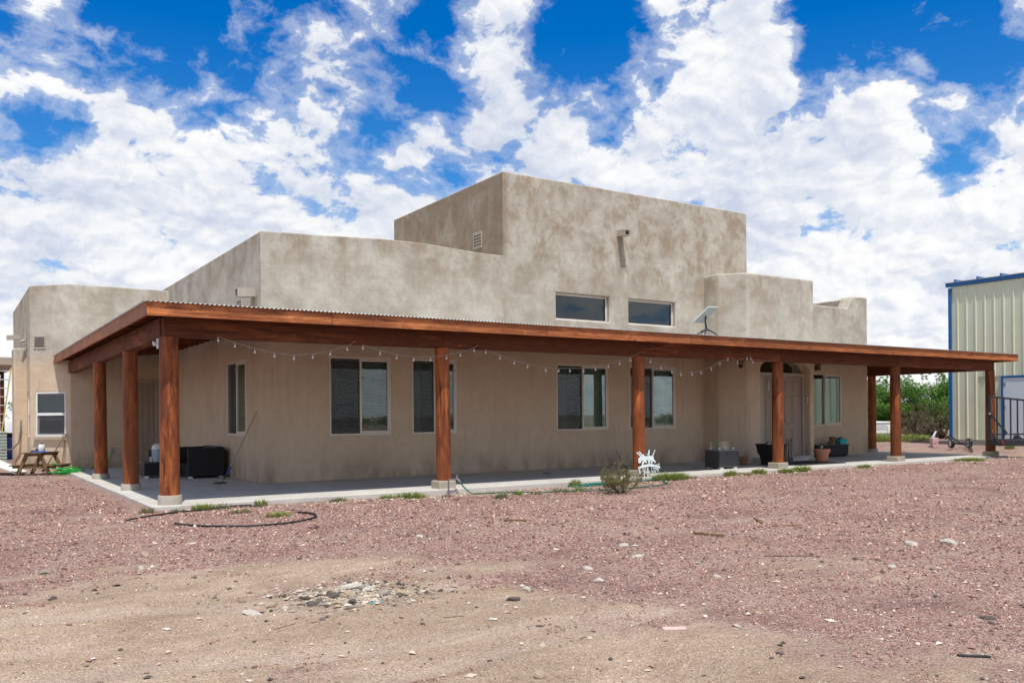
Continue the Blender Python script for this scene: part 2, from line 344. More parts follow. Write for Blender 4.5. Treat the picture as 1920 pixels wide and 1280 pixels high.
def mat_ground():
    m, q, b = base_mat('yard_ground')
    P = q.n('ShaderNodeNewGeometry').outputs['Position']
    at = q.n('ShaderNodeAttribute', attribute_name='sand').outputs['Fac']
    edge = q.noise(P, 2.6, 7, 0.7); sand = q.map(q.math('ADD', at, q.map(edge, 0.2, 0.8, -0.55, 0.55)), 0.22, 0.80, 0, 1, True)
    # two sizes of chip, each with its own colour
    vc = q.n('ShaderNodeTexVoronoi'); q.put(vc.inputs['Vector'], P); vc.inputs['Scale'].default_value = 70
    vb = q.n('ShaderNodeTexVoronoi'); q.put(vb.inputs['Vector'], P); vb.inputs['Scale'].default_value = 34
    big = q.noise(P, 0.35, 6, 0.65)
    stops = [(0.0, (0.082, 0.042, 0.036)), (0.20, (0.237, 0.128, 0.106)), (0.5, (0.395, 0.231, 0.193)), (0.72, (0.518, 0.331, 0.277)), (0.90, (0.708, 0.526, 0.443)), (1.0, (0.815, 0.812, 0.728))]
    ch = q.sep(vc.outputs['Color'])[0]; chb = q.sep(vb.outputs['Color'])[1]
    grv = q.mix(0.45, q.ramp(ch, stops), q.ramp(chb, stops))
    grv = q.mix(q.map(big, 0.35, 0.68, 0.0, 0.45), grv, (0.428, 0.266, 0.219))
    grv = q.mix(q.map(q.noise(P, 0.7, 7, 0.7, 0.6), 0.46, 0.66, 0.0, 0.75, True), grv, (0.224, 0.128, 0.113))
    grv = q.mix(q.map(q.noise(P, 0.45, 7, 0.7, 0.4), 0.50, 0.66, 0.0, 0.62, True), grv, (0.545, 0.390, 0.292))
    sn = q.noise(q.vmath('MULTIPLY', P, (1.0, 1.9, 1.0)), 1.1, 10, 0.74, 0.4)
    sd = q.mix(q.map(sn, 0.36, 0.64), (0.308, 0.209, 0.129), (0.541, 0.409, 0.293))
    sd = q.mix(q.map(ch, 0.74, 0.92, 0, 0.60), sd, (0.208, 0.152, 0.116))
    sd = q.mix(q.map(chb, 0.86, 0.96, 0, 0.35), sd, (0.592, 0.480, 0.377))
    sd = q.mix(q.map(q.noise(P, 75, 4, 0.75), 0.40, 0.68, 0, 0.55), sd, (0.618, 0.480, 0.364))
    sd = q.mix(q.map(q.noise(P, 130, 2, 0.7), 0.55, 0.72, 0, 0.5), sd, (0.240, 0.175, 0.126))
    band = q.noise(q.vmath('MULTIPLY', P, (0.55, 2.6, 1.0)), 0.9, 6, 0.6, 0.8)          # old wheel tracks: pinker, paler bands
    sd = q.mix(q.map(band, 0.50, 0.66, 0, 0.55, True), sd, (0.504, 0.374, 0.298))
    wide = q.noise(q.vmath('MULTIPLY', P, (0.8, 1.7, 1.0)), 0.62, 5, 0.6, 0.7)  # broad darker tan paints the shading of low undulations into the sand
    sd = q.mix(q.map(wide, 0.38, 0.60, 0.45, 0.0, True), sd, (0.282, 0.200, 0.140))
    rut = q.n('ShaderNodeAttribute', attribute_name='rut').outputs['Fac']; sd = q.mix(q.math('MULTIPLY', rut, q.map(sn, 0.3, 0.6, 0.9, 0.4)), sd, (0.470, 0.367, 0.300))
    vs_ = q.n('ShaderNodeTexVoronoi'); q.put(vs_.inputs['Vector'], P); vs_.inputs['Scale'].default_value = 125
    spk = q.math('MULTIPLY', q.map(q.sep(vs_.outputs['Color'])[0], 0, 1, 0.62, 1.30), q.map(ch, 0, 1, 0.88, 1.10))
    sd = q.mix(1.0, sd, q.comb(spk, spk, spk), 'MULTIPLY')
    dust = q.map(q.noise(P, 1.0, 9, 0.75, 0.5), 0.44, 0.68, 0.06, 0.62, True)
    grv = q.mix(dust, grv, (0.45, 0.335, 0.27)); spg = q.map(q.noise(P, 95, 2, 0.8), 0.3, 0.7, 0.62, 1.34); grv = q.mix(1.0, grv, q.comb(spg, spg, spg), 'MULTIPLY')
    c = q.mix(sand, grv, sd)
    far = q.map(q.vmath('LENGTH', P), 42, 120, 0, 1, True)
    scrub = q.map(q.noise(P, 0.13, 6, 0.7), 0.45, 0.6, 0, 1, True)
    c = q.mix(far, c, q.mix(scrub, (0.38, 0.29, 0.20), (0.10, 0.115, 0.055)))
    q.put(b.inputs['Base Color'], c); b.inputs['Roughness'].default_value = 0.95; b.inputs['Specular IOR Level'].default_value = 0.1
    h = q.math('ADD', q.math('MULTIPLY', q.math('SUBTRACT', 1.0, vc.outputs['Distance']), q.map(sand, 0, 1, 0.9, 0.45)), q.math('MULTIPLY', q.math('SUBTRACT', 1.0, vb.outputs['Distance']), q.map(sand, 0, 1, 1.1, 0.25)))
    h = q.math('ADD', h, q.math('MULTIPLY', sn, 1.6))
    q.put(b.inputs['Normal'], q.bump(h, 1.0, 0.022)); return m
def mat_vcol(name, rough=0.9):
    m, q, b = base_mat(name); a = q.n('ShaderNodeAttribute', attribute_name='Col').outputs['Color']
    q.put(b.inputs['Base Color'], a); b.inputs['Roughness'].default_value = rough; b.inputs['Specular IOR Level'].default_value = 0.15; return m
def mat_leaf(name, c1, c2, c3):
    m, q, b = base_mat(name); n = m.node_tree
    P = q.n('ShaderNodeTexCoord').outputs['Object']; 
    c = q.mix(q.map(q.noise(P, 1.2, 4, 0.6), 0.35, 0.65), c1, c2); c = q.mix(q.map(q.noise(P, 11, 2, 0.5), 0.45, 0.75, 0, 0.8), c, c3)
    q.put(b.inputs['Base Color'], c); b.inputs['Roughness'].default_value = 0.6; b.inputs['Specular IOR Level'].default_value = 0.2
    tr = q.n('ShaderNodeBsdfTranslucent'); q.put(tr.inputs[0], c); mx = q.n('ShaderNodeMixShader'); mx.inputs[0].default_value = 0.3
    out = [x for x in n.nodes if x.type == 'OUTPUT_MATERIAL'][0]
    n.links.new(b.outputs[0], mx.inputs[1]); n.links.new(tr.outputs[0], mx.inputs[2]); n.links.new(mx.outputs[0], out.inputs[0]); return m
def mat_wicker(name, c1, c2):
    m, q, b = base_mat(name); P = q.n('ShaderNodeTexCoord').outputs['Object']
    x, y, z = q.sep(P)[0:3]
    a = q.math('SINE', q.math('MULTIPLY', z, 260)); d = q.math('SINE', q.math('MULTIPLY', q.math('ADD', x, y), 180)); h = q.math('MULTIPLY', a, d)
    q.put(b.inputs['Base Color'], q.mix(q.map(h, -0.4, 0.8), c1, c2)); b.inputs['Roughness'].default_value = 0.5
    q.put(b.inputs['Normal'], q.bump(h, 0.6, 0.006)); return m

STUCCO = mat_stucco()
WOOD = [mat_wood('stained_wood_%s' % 'xyz'[i], i) for i in range(3)]
LOG = mat_wood('stained_log', 2, (0.42, 0.122, 0.033), (0.085, 0.020, 0.008))
FASCIAW = [mat_wood('fascia_wood_%s' % 'xyz'[i], i, (0.56, 0.195, 0.062), (0.20, 0.052, 0.017)) for i in range(2)]  # brighter copy of the wood, sunlight on the fascia put into its colour
BEAMW = [mat_wood('shade_toned_beam_%s' % 'xyz'[i], i, (0.25, 0.075, 0.028), (0.062, 0.018, 0.008), rough=0.78) for i in range(2)]  # darker copy of the wood, eave shade put into beams and rafters
DECKW = plain('roof_deck_board', (0.085, 0.045, 0.025), 0.9, var=0.25)  # dark colour puts the shade of the roof underside into the deck
RAWWOOD = mat_wood('weathered_wood', 1, (0.30, 0.19, 0.095), (0.12, 0.07, 0.035), False, 0.8)
CONC = mat_concrete('slab_concrete'); PIERC = mat_concrete('pier_concrete', (0.46, 0.405, 0.33))
TIN = mat_tin()
SOFTGLASS = mat_glass('shaded_window_glass', 0.05); GLASS = mat_glass('window_glass', 0.11); DOORGLASS = mat_glass('transom_glass', 0.3); DARKGLASS = mat_glass('dark_window_glass', 0.05, (0.5, 0.55, 0.6)); CLEAR = mat_glass('clear_glass', 0.015, (0.955, 0.985, 0.97))
SCREEN = mat_screen()
VINYL = plain('beige_vinyl', (0.74, 0.67, 0.58), 0.5, var=0.06); WHITE = plain('white_paint', (0.78, 0.78, 0.76), 0.5, var=0.05)
BLIND = plain('blind_slat', (0.80, 0.80, 0.77), 0.6, var=0.08); CURTAIN = plain('curtain_cloth', (0.42, 0.50, 0.45), 0.9, var=0.15, scale=3)
INTERIOR = plain('room_interior', (0.06, 0.057, 0.052), 0.9, var=0.2)  # near-black so the colour holds the shade inside rooms, vents and slots
DOORP = plain('taupe_door_paint', (0.33, 0.255, 0.195), 0.55, var=0.08); TRIMT = plain('taupe_trim', (0.43, 0.375, 0.31), 0.6, var=0.08)
BLACK = plain('black_plastic', (0.012, 0.012, 0.014), 0.5, var=0.3); IRON = plain('black_iron', (0.016, 0.017, 0.021), 0.55, var=0.3)
STEEL = plain('bare_steel', (0.55, 0.56, 0.57), 0.35, 0.9, var=0.1)
GROUND = mat_ground(); STONES = mat_vcol('loose_gravel')
# ------------------------------------------------------------------ ground
def vnoise(x, y, s, seed):
    x = x*s+seed*17.3; y = y*s+seed*9.1
    xi = np.floor(x).astype(np.int64); yi = np.floor(y).astype(np.int64); fx = x-xi; fy = y-yi
    fx = fx*fx*(3-2*fx); fy = fy*fy*(3-2*fy)
    def hsh(a, b):
        h = (a*374761393 + b*668265263 + seed*974711) & 0x7fffffff
        h = ((h ^ (h >> 13))*1274126177) & 0x7fffffff
        return ((h ^ (h >> 16)) & 0xffff)/65535.0
    return (hsh(xi, yi)*(1-fx)*(1-fy)+hsh(xi+1, yi)*fx*(1-fy)+hsh(xi, yi+1)*(1-fx)*fy+hsh(xi+1, yi+1)*fx*fy)
def sst(a, b, x):
    t = np.clip((x-a)/(b-a), 0, 1); return t*t*(3-2*t)
def rutmask(x, y):
    m = np.zeros_like(x)
    for c0, k_, w_ in ((6.05, -0.33, .17), (7.75, -0.33, .17), (4.7, -.05, .14)):     # worn wheel tracks through the dirt
        d = np.abs(y-(c0+k_*x+0.05*x*x*0.6+0.12*(vnoise(x, y, 0.8, 31)-.5))); m = np.maximum(m, (1-sst(w_*.4, w_*1.3, d))*(1-sst(4.2, 6.2, x))*(.45+.55*vnoise(x, y, 1.1, 33)))
    return m
def gz(x, y):
    x = np.asarray(x, float); y = np.asarray(y, float)
    z = -0.085 + 0.035*sst(8, 26, x) + 0.18*sst(30.2, 35, x)
    near = sst(0, 3, y)*1.0
    z = z + 0.05*(vnoise(x, y, 0.35, 3)-0.5) + 0.022*(vnoise(x, y, 1.3, 5)-0.5) + 0.010*(vnoise(x, y, 4.1, 8)-0.5) + 0.045*sst(12.5, 9, y)*(vnoise(x*0.7, y*1.8, 0.9, 21)-0.5)
    z = z - 0.028*rutmask(x, y)
    slab = (x > 2.5) & (y > 14.9)
    return np.where((x > 2.7) & (y > 15.15) & (x < 30.2), np.minimum(z, -0.05), z)
SANDB = [(0.9, 6.6, 2.3, 2.1, 1), (2.4, 8.5, 2.2, 0.9, .9), (3.1, 5.9, 1.5, 2.1, 1), (2.6, 3.9, 2.4, 1.8, 1), (-1.5, 5.5, 3.0, 2.8, 1), (4.0, 2.9, 1.5, 0.6, .7), (7.6, 5.9, 1.1, 0.6, .5), (4.6, 5.1, 0.75, 0.40, .6), (5.9, 2.2, 1.5, 0.6, .6), (1.2, 9.8, 1.2, 0.3, .6),
         (-1, 2, 4.5, 1.7, 1), (4.3, 7.6, 1.4, .6, .55), (13.2, 14.6, 2.2, .4, .55), (9.3, 15.0, 4.2, .4, .6), (4.0, 10.6, 2.0, .4, .3), (9, 9.0, 2.4, .7, .3), (30.5, 15.5, 2.0, 0.6, .6), (1.5, 14, 1.6, 1.6, .35)]
def sandmask(x, y):
    m = np.zeros_like(x)
    for cx, cy, rx, ry, st in SANDB:
        d = np.sqrt(((x-cx)/rx)**2+((y-cy)/ry)**2); m = np.maximum(m, st*(1-sst(0.45, 1.35, d)))
    return m
def axis_breaks(a, b, step, lo, hi):
    xs = list(np.arange(a, b+1e-6, step)); s = step; x = a; left = []
    while x > lo: s *= 1.35; x -= s; left.append(x)
    s = step; x = xs[-1]; right = []
    while x < hi: s *= 1.35; x += s; right.append(x)
    return np.array(left[::-1]+xs+right)
xs = axis_breaks(-6, 34, 0.11, -2500, 2500); ys = axis_breaks(1.5, 21, 0.11, -2500, 2500)
X, Y = np.meshgrid(xs, ys); Z = gz(X, Y)
nx, ny = len(xs), len(ys)
idx = np.arange(nx*ny).reshape(ny, nx)
F = np.stack([idx[:-1, :-1], idx[:-1, 1:], idx[1:, 1:], idx[1:, :-1]], -1).reshape(-1, 4)
me = bpy.data.meshes.new('ground'); me.from_pydata(np.stack([X, Y, Z], -1).reshape(-1, 3), [], F); me.update()
at = me.attributes.new('sand', 'FLOAT', 'POINT'); at.data.foreach_set('value', sandmask(X, Y).reshape(-1).astype(np.float32))
at = me.attributes.new('rut', 'FLOAT', 'POINT'); at.data.foreach_set('value', rutmask(X, Y).reshape(-1).astype(np.float32))
me.polygons.foreach_set('use_smooth', [True]*len(me.polygons)); me.materials.append(GROUND)
ground = bpy.data.objects.new('ground', me); C.objects.link(ground); ground['kind'] = 'structure'

# loose gravel chips, thickest near the camera
N = 165000
rad = 3.6*np.power(32/3.6, rng.random(N)**0.82); ang = R_(90)-YAW+np.radians((rng.random(N)-0.5)*72)
gx = rad*np.cos(ang); gy = rad*np.sin(ang); sm = sandmask(gx, gy)+(vnoise(gx, gy, 2.4, 11)-0.5)*1.0+(vnoise(gx, gy, 9.0, 12)-0.5)*0.5
ok = ~((gx > 2.6) & (gy > 15.12) & (gx < 30.1)) & ((sm < 0.5) | (rng.random(N) < 0.60)) & (gx < 33.5) & (gy < 27)
gx, gy, sm, rad = gx[ok], gy[ok], sm[ok], rad[ok]; n = len(gx)
size = np.clip(rng.lognormal(math.log(0.0078), 0.40, n), 0.0035, 0.028)*np.clip(rad/8, 0.75, 1.7)*np.where(sm > 0.5, 0.60, 1.0)
belt = (gy > 13.4) & (gx > 2) & (rng.random(n) < 0.5); size = np.where(belt, size*1.25, size)
pal_p = np.array([(0.409, 0.237, 0.187), (0.330, 0.182, 0.144), (0.224, 0.118, 0.097), (0.528, 0.333, 0.263), (0.660, 0.476, 0.374), (0.132, 0.074, 0.062), (0.64, 0.56, 0.47), (0.462, 0.257, 0.200)])
pal_s = np.array([(0.499, 0.371, 0.261), (0.371, 0.269, 0.188), (0.243, 0.179, 0.134), (0.614, 0.493, 0.382), (0.128, 0.102, 0.088), (0.768, 0.691, 0.603), (0.422, 0.301, 0.234), (0.346, 0.218, 0.181)])
pr = np.array([.25, .22, .15, .15, .07, .075, .010, .075]); pk = rng.choice(8, n, p=pr/pr.sum())
col = np.where((sm < 0.5)[:, None], pal_p[pk], pal_s[pk])*(0.62+0.72*rng.random((n, 1)))
octa = np.array([(1, 0, 0), (-.2, 1, 0), (-1, -.1, 0), (.1, -1, 0), (0, 0, .75), (0, 0, -.5)])
yaw = rng.random(n)*6.283; cs, sn_ = np.cos(yaw), np.sin(yaw)
V = octa[None]*(1+0.5*(rng.random((n, 6, 1))-0.5))*size[:, None, None]
V[:, :, 1] *= (0.55+0.6*rng.random(n))[:, None]; V[:, :, 2] *= (0.6+0.7*rng.random(n))[:, None]
tl = (rng.random((n, 1))-0.5)*0.9; V[:, :, 2] += tl*V[:, :, 0]
vx = V[:, :, 0]*cs[:, None]-V[:, :, 1]*sn_[:, None]; vy = V[:, :, 0]*sn_[:, None]+V[:, :, 1]*cs[:, None]
base = gz(gx, gy)+size*0.12
V = np.stack([vx+gx[:, None], vy+gy[:, None], V[:, :, 2]+base[:, None]], -1).reshape(-1, 3)
tri = np.array([(0, 1, 4), (1, 2, 4), (2, 3, 4), (3, 0, 4), (1, 0, 5), (2, 1, 5), (3, 2, 5), (0, 3, 5)])
T = (tri[None]+6*np.arange(n)[:, None, None]).reshape(-1, 3)
me = bpy.data.meshes.new('gravel'); me.vertices.add(len(V)); me.vertices.foreach_set('co', V.astype(np.float32).reshape(-1))
me.loops.add(len(T)*3); me.loops.foreach_set('vertex_index', T.reshape(-1).astype(np.int32))
me.polygons.add(len(T)); me.polygons.foreach_set('loop_start', np.arange(0, len(T)*3, 3, dtype=np.int32))
me.update(calc_edges=True)
ca = me.attributes.new('Col', 'FLOAT_COLOR', 'POINT')
ca.data.foreach_set('color', np.concatenate([np.repeat(col, 6, 0), np.ones((n*6, 1))], 1).astype(np.float32).reshape(-1))
me.materials.append(STONES)
gravel = bpy.data.objects.new('gravel', me); C.objects.link(gravel)
tag(gravel, 'loose pinkish gravel chips scattered over the yard ground', 'gravel', kind='stuff')

# ------------------------------------------------------------------ porch slab
SL = [(2.86, 15.32), (29.85, 15.36), (29.85, 34), (2.86, 34)]
sb = MB()
def slab_piece(x0, x1, y0, y1): sb.box(x0, x1, y0, y1, -0.30, 0.0)
xj = [2.86, 5.75, 11.1, 16.3, 21.5, 25.6, 29.85]
for a, b in zip(xj[:-1], xj[1:]): slab_piece(a+.004, b-.004, 15.34, 19.35)
for a, b in ((19.358, 23.2), (23.208, 26.8), (26.808, 28.98)): slab_piece(2.864, 5.93, a, b)
for a, b in ((19.358, 24), (24.008, 33)): slab_piece(28.12, 29.846, a, b)
sb.build('porch_slab', CONC, bevel=0.012, seg=1, kind='structure')

# ------------------------------------------------------------------ house
house = thing('adobe_house', (5.95, 19.4, 0), 'low flat-roofed taupe stucco house with a taller block in its middle', 'house')
YF, XL = 19.4, 5.95
def xz(poly, y): return [(x, y, z) for x, z in poly]
def xy(poly, z): return [(x, y, z) for x, y in poly]
top = [(5.95, 5.66), (6.6, 5.685), (7.3, 5.71), (8.2, 5.755), (9.0, 5.79), (9.8, 5.80), (10.5, 5.775), (11.2, 5.735), (11.9, 5.71), (12.9, 5.715)]
lb = MB().extr(xz([(5.95, -0.3), (12.9, -0.3)]+top[::-1], YF), (0, 13.6, 0)).build('wall', STUCCO, house, bevel=0.045, seg=3)
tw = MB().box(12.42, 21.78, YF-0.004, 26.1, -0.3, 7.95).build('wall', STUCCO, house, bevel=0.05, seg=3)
rb = MB().extr(xz([(21.0, -0.3), (28.1, -0.3), (28.1, 5.65), (27.28, 5.64), (26.95, 5.21), (21.0, 5.22)], YF), (0, 0.5, 0)).build('wall', STUCCO, house, bevel=0.045, seg=3)
MB().box(27.75, 28.1, 19.9, 33, -0.3, 5.66).build('wall', STUCCO, house, bevel=0.04)
MB().box(21.2, 27.75, 20.4, 33, -0.3, 4.9).build('flat_roof', STUCCO, house)
MB().box(21.2, 27.75, 32.6, 32.98, 4.9, 5.6).build('parapet', STUCCO, house, bevel=0.04)
eb = MB().extr(xy([(19.82, 19.6), (19.82, 18.82), (20.42, 18.17), (23.5, 18.17), (23.5, 23), (21.9, 23), (21.9, 19.6)], -0.3), (0, 0, 6.06)).build('wall', STUCCO, house, bevel=0.06, seg=3)
wg = MB().extr(xy([(6.2, 29), (3.14, 29), (2.15, 29.99), (2.15, 37.5), (6.2, 37.5)], -0.3), (0, 0, 5.82)).build('wall', STUCCO, house, bevel=0.06, seg=3)
pl_ = MB().box(1.80, 2.2, 31.3, 32.3, -0.2, 3.72).build('buttress', STUCCO, house, bevel=0.03)

FR = [('a', 7.55, 9.14, 1.03, 2.90), ('b', 9.70, 10.99, 1.03, 2.90)]
def box_mb(*b): return MB().box(*b)
def two(mb_list):
    m = MB()
    for b in mb_list: m.box(*b)
    return m
# left block openings
cut(lb, [(two([(7.55, 9.14, 19.3, 19.55, 1.03, 2.90), (9.70, 10.99, 19.3, 19.55, 1.03, 2.90), (5.8, 6.1, 20.62, 22.30, 1.04, 2.85)]), STUCCO),
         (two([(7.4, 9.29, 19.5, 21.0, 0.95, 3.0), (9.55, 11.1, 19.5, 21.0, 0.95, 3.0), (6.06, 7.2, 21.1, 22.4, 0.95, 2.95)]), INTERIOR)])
cut(tw, [(two([(14.13, 15.98, 19.3, 19.55, 1.04, 2.89), (16.76, 18.61, 19.3, 19.55, 1.04, 2.89), (14.13, 16.03, 19.3, 19.62, 4.12, 4.86), (16.75, 18.61, 19.3, 19.62, 4.12, 4.86)]), STUCCO),
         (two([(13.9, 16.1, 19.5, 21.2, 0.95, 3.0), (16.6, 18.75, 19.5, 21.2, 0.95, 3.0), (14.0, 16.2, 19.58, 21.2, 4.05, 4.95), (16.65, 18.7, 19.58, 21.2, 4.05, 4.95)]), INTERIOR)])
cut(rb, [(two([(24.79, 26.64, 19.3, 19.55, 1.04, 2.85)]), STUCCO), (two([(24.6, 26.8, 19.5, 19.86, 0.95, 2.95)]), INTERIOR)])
arch = [(20.99, 0.0), (23.31, 0.0), (23.31, 2.86)]+[(22.15+1.16*math.cos(t), 2.86+0.36*math.sin(t)) for t in np.linspace(0, math.pi, 15)[1:-1]]+[(20.99, 2.86)]
cut(eb, [(MB().extr(xz(arch, 18.0), (0, 0.56, 0)), STUCCO)])
cd = MB().obox((2.635, 29.465, 1.63), (0.365, -0.365, 0), (0.14, 0.14, 0), (0, 0, 0.665))
cd2 = MB().obox((2.635+.36, 29.465+.36, 1.63), (0.42, -0.42, 0), (0.29, 0.29, 0), (0, 0, 0.72))
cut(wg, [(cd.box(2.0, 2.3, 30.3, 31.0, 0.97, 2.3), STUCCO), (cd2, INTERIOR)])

def window(O, U, Nn, W, H, style='slide', frame=VINYL, screen=True, blind=True, curtain=False, inset=0.05, glass=GLASS):
    """a window whose outer lower corner is O, along U, facing Nn; frame, sash, panes, screen, blind and curtain are its parts"""
    O = Vector(O)-Vector(Nn)*inset; U = Vector(U).normalized(); Nn = Vector(Nn).normalized(); Zv = Vector((0, 0, 1))
    def P(a, b, d=0.0): return O+U*a+Zv*b+Nn*d
    def rect(mb, a0, a1, b0, b1, d0, d1):
        mb.obox(P((a0+a1)/2, (b0+b1)/2, (d0+d1)/2), U*(a1-a0)/2, Zv*(b1-b0)/2, Nn*(d1-d0)/2)
    def ringf(mb, a0, a1, b0, b1, t, d0, d1):
        rect(mb, a0, a1, b0, b0+t, d0, d1); rect(mb, a0, a1, b1-t, b1, d0, d1)
        rect(mb, a0, a0+t, b0+t, b1-t, d0, d1); rect(mb, a1-t, a1, b0+t, b1-t, d0, d1)
    m = MB(); ringf(m, 0, W, 0, H, 0.045, -0.05, 0.03)
    win = m.build('window', frame, house, bevel=0.006, seg=1)
    def sub(name, mat, fn, **k):
        q = MB(); fn(q); return q.build(name, mat, win, **k)
    if style == 'slide':
        mid = W*0.5
        sub('sash', frame, lambda q: ringf(q, mid-0.03, W-0.047, 0.047, H-0.047, 0.055, -0.02, 0.034), bevel=0.005, seg=1)
        sub('pane', glass, lambda q: rect(q, 0.047, mid-0.03, 0.047, H-0.047, -0.03, -0.026))
        sub('pane', glass, lambda q: rect(q, mid+0.025, W-0.102, 0.102, H-0.102, 0.0, 0.004))
        if screen: sub('screen', SCREEN, lambda q: rect(q, 0.047, mid-0.03, 0.047, H-0.047, 0.012, 0.014))
    elif style == 'hung':
        mid = H*0.5
        sub('sash', frame, lambda q: ringf(q, 0.047, W-0.047, 0.047, mid+0.03, 0.04, -0.04, 0.0), bevel=0.005, seg=1)
        sub('sash', frame, lambda q: (rect(q, 0.047, W-0.047, mid-0.04, mid+0.04, 0.002, 0.034)), bevel=0.005, seg=1)
        sub('pane', glass, lambda q: rect(q, 0.087, W-0.087, 0.087, mid-0.01, -0.022, -0.018))
        sub('pane', glass, lambda q: rect(q, 0.047, W-0.047, mid+0.04, H-0.047, 0.008, 0.012))
        sub('screen', SCREEN, lambda q: rect(q, 0.047, W-0.047, 0.047, mid-0.04, 0.014, 0.016))
    else:
        sub('pane', glass, lambda q: rect(q, 0.047, W-0.047, 0.047, H-0.047, 0.0, 0.004))
    if blind:
        def slats(q):
            zz = 0.07
            while zz < H-0.09:
                q.obox(P(W/2, zz, -0.11), U*(W/2-0.06), Nn*0.020+Zv*0.007, Zv*0.0012); zz += 0.05
            rect(q, 0.05, W-0.05, H-0.085, H-0.05, -0.135, -0.085)
        sub('blind', BLIND, slats, kind='stuff')
    if curtain:
        def cur(q):
            for a0, a1 in ((0.02, W*0.28), (W*0.60, W-0.02)):
                nseg = 14; vs = []; 
                for i in range(nseg+1):
                    a = a0+(a1-a0)*i/nseg; d = -0.22+0.025*math.sin(i*1.9)
                    vs += [P(a, 0.02, d), P(a, H-0.02, d)]
                q.add(vs, [(2*i, 2*i+2, 2*i+3, 2*i+1) for i in range(nseg)])
        sub('curtain', CURTAIN, cur, smooth=True)
    return win
for a in ((7.55, 9.14), (9.70, 10.99)): window((a[0], YF, 1.03), (1, 0, 0), (0, -1, 0), a[1]-a[0], 1.87, curtain=a[0] > 9, glass=SOFTGLASS)
window((14.13, YF-.004, 1.04), (1, 0, 0), (0, -1, 0), 1.85, 1.85, curtain=True); window((16.76, YF-.004, 1.04), (1, 0, 0), (0, -1, 0), 1.85, 1.85, curtain=True)
window((24.79, YF, 1.04), (1, 0, 0), (0, -1, 0), 1.85, 1.81, blind=False, curtain=True, screen=False)
window((14.13, YF-.004, 4.12), (1, 0, 0), (0, -1, 0), 1.90, 0.74, 'fixed', blind=False, inset=0.16, glass=DARKGLASS)
window((16.75, YF-.004, 4.12), (1, 0, 0), (0, -1, 0), 1.86, 0.74, 'fixed', blind=False, inset=0.16, glass=DARKGLASS)
window((5.95, 22.30, 1.04), (0, -1, 0), (-1, 0, 0), 1.68, 1.81, inset=0.04, glass=SOFTGLASS)
s2 = math.sqrt(0.5)
window((2.27, 29.83, 0.965), (s2, -s2, 0), (-s2, -s2, 0), 1.032, 1.33, 'hung', WHITE, inset=0.055, glass=DARKGLASS)
window((2.15, 31.0, 0.97), (0, -1, 0), (-1, 0, 0), 0.70, 1.33, 'hung', WHITE, blind=False, inset=0.055)
sg = MB(); sg.obox((2.60, 29.44, 0.935), (0.40, -0.40, 0), (-0.03, -0.03, 0), (0, 0, 0.028)); sg.build('window_sill', TRIMT, house, bevel=0.01)

# main double door in the arched recess
fz = 18.50
fr = MB()
for x0, x1 in ((20.995, 21.38), (23.22, 23.305)): fr.box(x0, x1, 18.40, 18.555, 0.0, 2.66)
fr.box(20.995, 23.305, 18.40, 18.555, 2.66, 2.76)
fr.build('door_frame', TRIMT, house, bevel=0.006, seg=1)
for k, (x0, x1) in enumerate(((21.39, 22.295), (22.305, 23.21))):
    dr = MB().box(x0, x1, fz-.045, fz+.02, 0.13, 2.655).build('door', DOORP, house, bevel=0.004, seg=1)
    wd = x1-x0
    for a0, a1 in ((0.12, 0.46), (0.54, 0.88)):
        for z0, z1 in ((0.28, 0.98), (1.12, 2.05), (2.17, 2.50)):
            q = MB(); X0, X1 = x0+a0*wd, x0+a1*wd; yb, yf_ = fz-.045, fz-.060
            q.box(X0, X1, fz-.049, fz-.044, z0, z1)
            q.add([(X0+.05, yf_, z0+.05), (X1-.05, yf_, z0+.05), (X1-.05, yf_, z1-.05), (X0+.05, yf_, z1-.05), (X0+.02, yb-.004, z0+.02), (X1-.02, yb-.004, z0+.02), (X1-.02, yb-.004, z1-.02), (X0+.02, yb-.004, z1-.02)],
                  [(0, 1, 2, 3), (4, 5, 1, 0), (5, 6, 2, 1), (6, 7, 3, 2), (7, 4, 0, 3)])
            for e in ((X0-.012, X1+.012, z0-.012, z0), (X0-.012, X1+.012, z1, z1+.012)): q.box(e[0], e[1], fz-.056, fz-.0452, e[2], e[3])
            for e in ((X0-.012, X0), (X1, X1+.012)): q.box(e[0], e[1], fz-.056, fz-.0452, z0, z1)
            q.build('door_panel', DOORP, dr)
    if k == 1:
        q = MB().lathe([(0.0, 0), (0.034, 0.002), (0.036, 0.02), (0.0, 0.022)], n=14)
        for z, r_ in ((1.43, 1.0), (1.25, 1.1)):
            q = MB()
            pr_ = [(0.001, 0), (0.033*r_, 0.0), (0.030*r_, 0.012), (0.012, 0.02), (0.012, 0.035), (0.032*r_, 0.05), (0.030*r_, 0.075), (0.001, 0.082)]
            q.loft([q.ring((x0+.075, fz-.045-zz, z), (0, -1, 0), rr_, 12) for rr_, zz in pr_]); q.build('door_knob', STEEL, dr, smooth=True)
hk = MB().tube([(21.62+0.05*i/6*0.4, fz-.065-0.004*(i % 2), 2.56-0.42*i/6) for i in range(7)], 0.011); hk.build('wreath_hook', STEEL, house, smooth=True)
tg = MB().extr(xz([(a, b) for a, b in [(21.0, 2.765), (23.3, 2.765), (23.3, 2.86)]+[(22.15+1.15*math.cos(t), 2.86+0.35*math.sin(t)) for t in np.linspace(0, math.pi, 15)[1:-1]]+[(21.0, 2.86)]], 18.535), (0, 0.006, 0))
tg.build('transom_pane', DOORGLASS, house)
MB().box(20.6, 22.45, 17.62, 18.16, 0.0, 0.125).build('door_step', CONC, house, bevel=0.012)
MB().box(20.995, 23.305, 18.16, 18.552, 0.0, 0.127).build('door_sill', CONC, house)
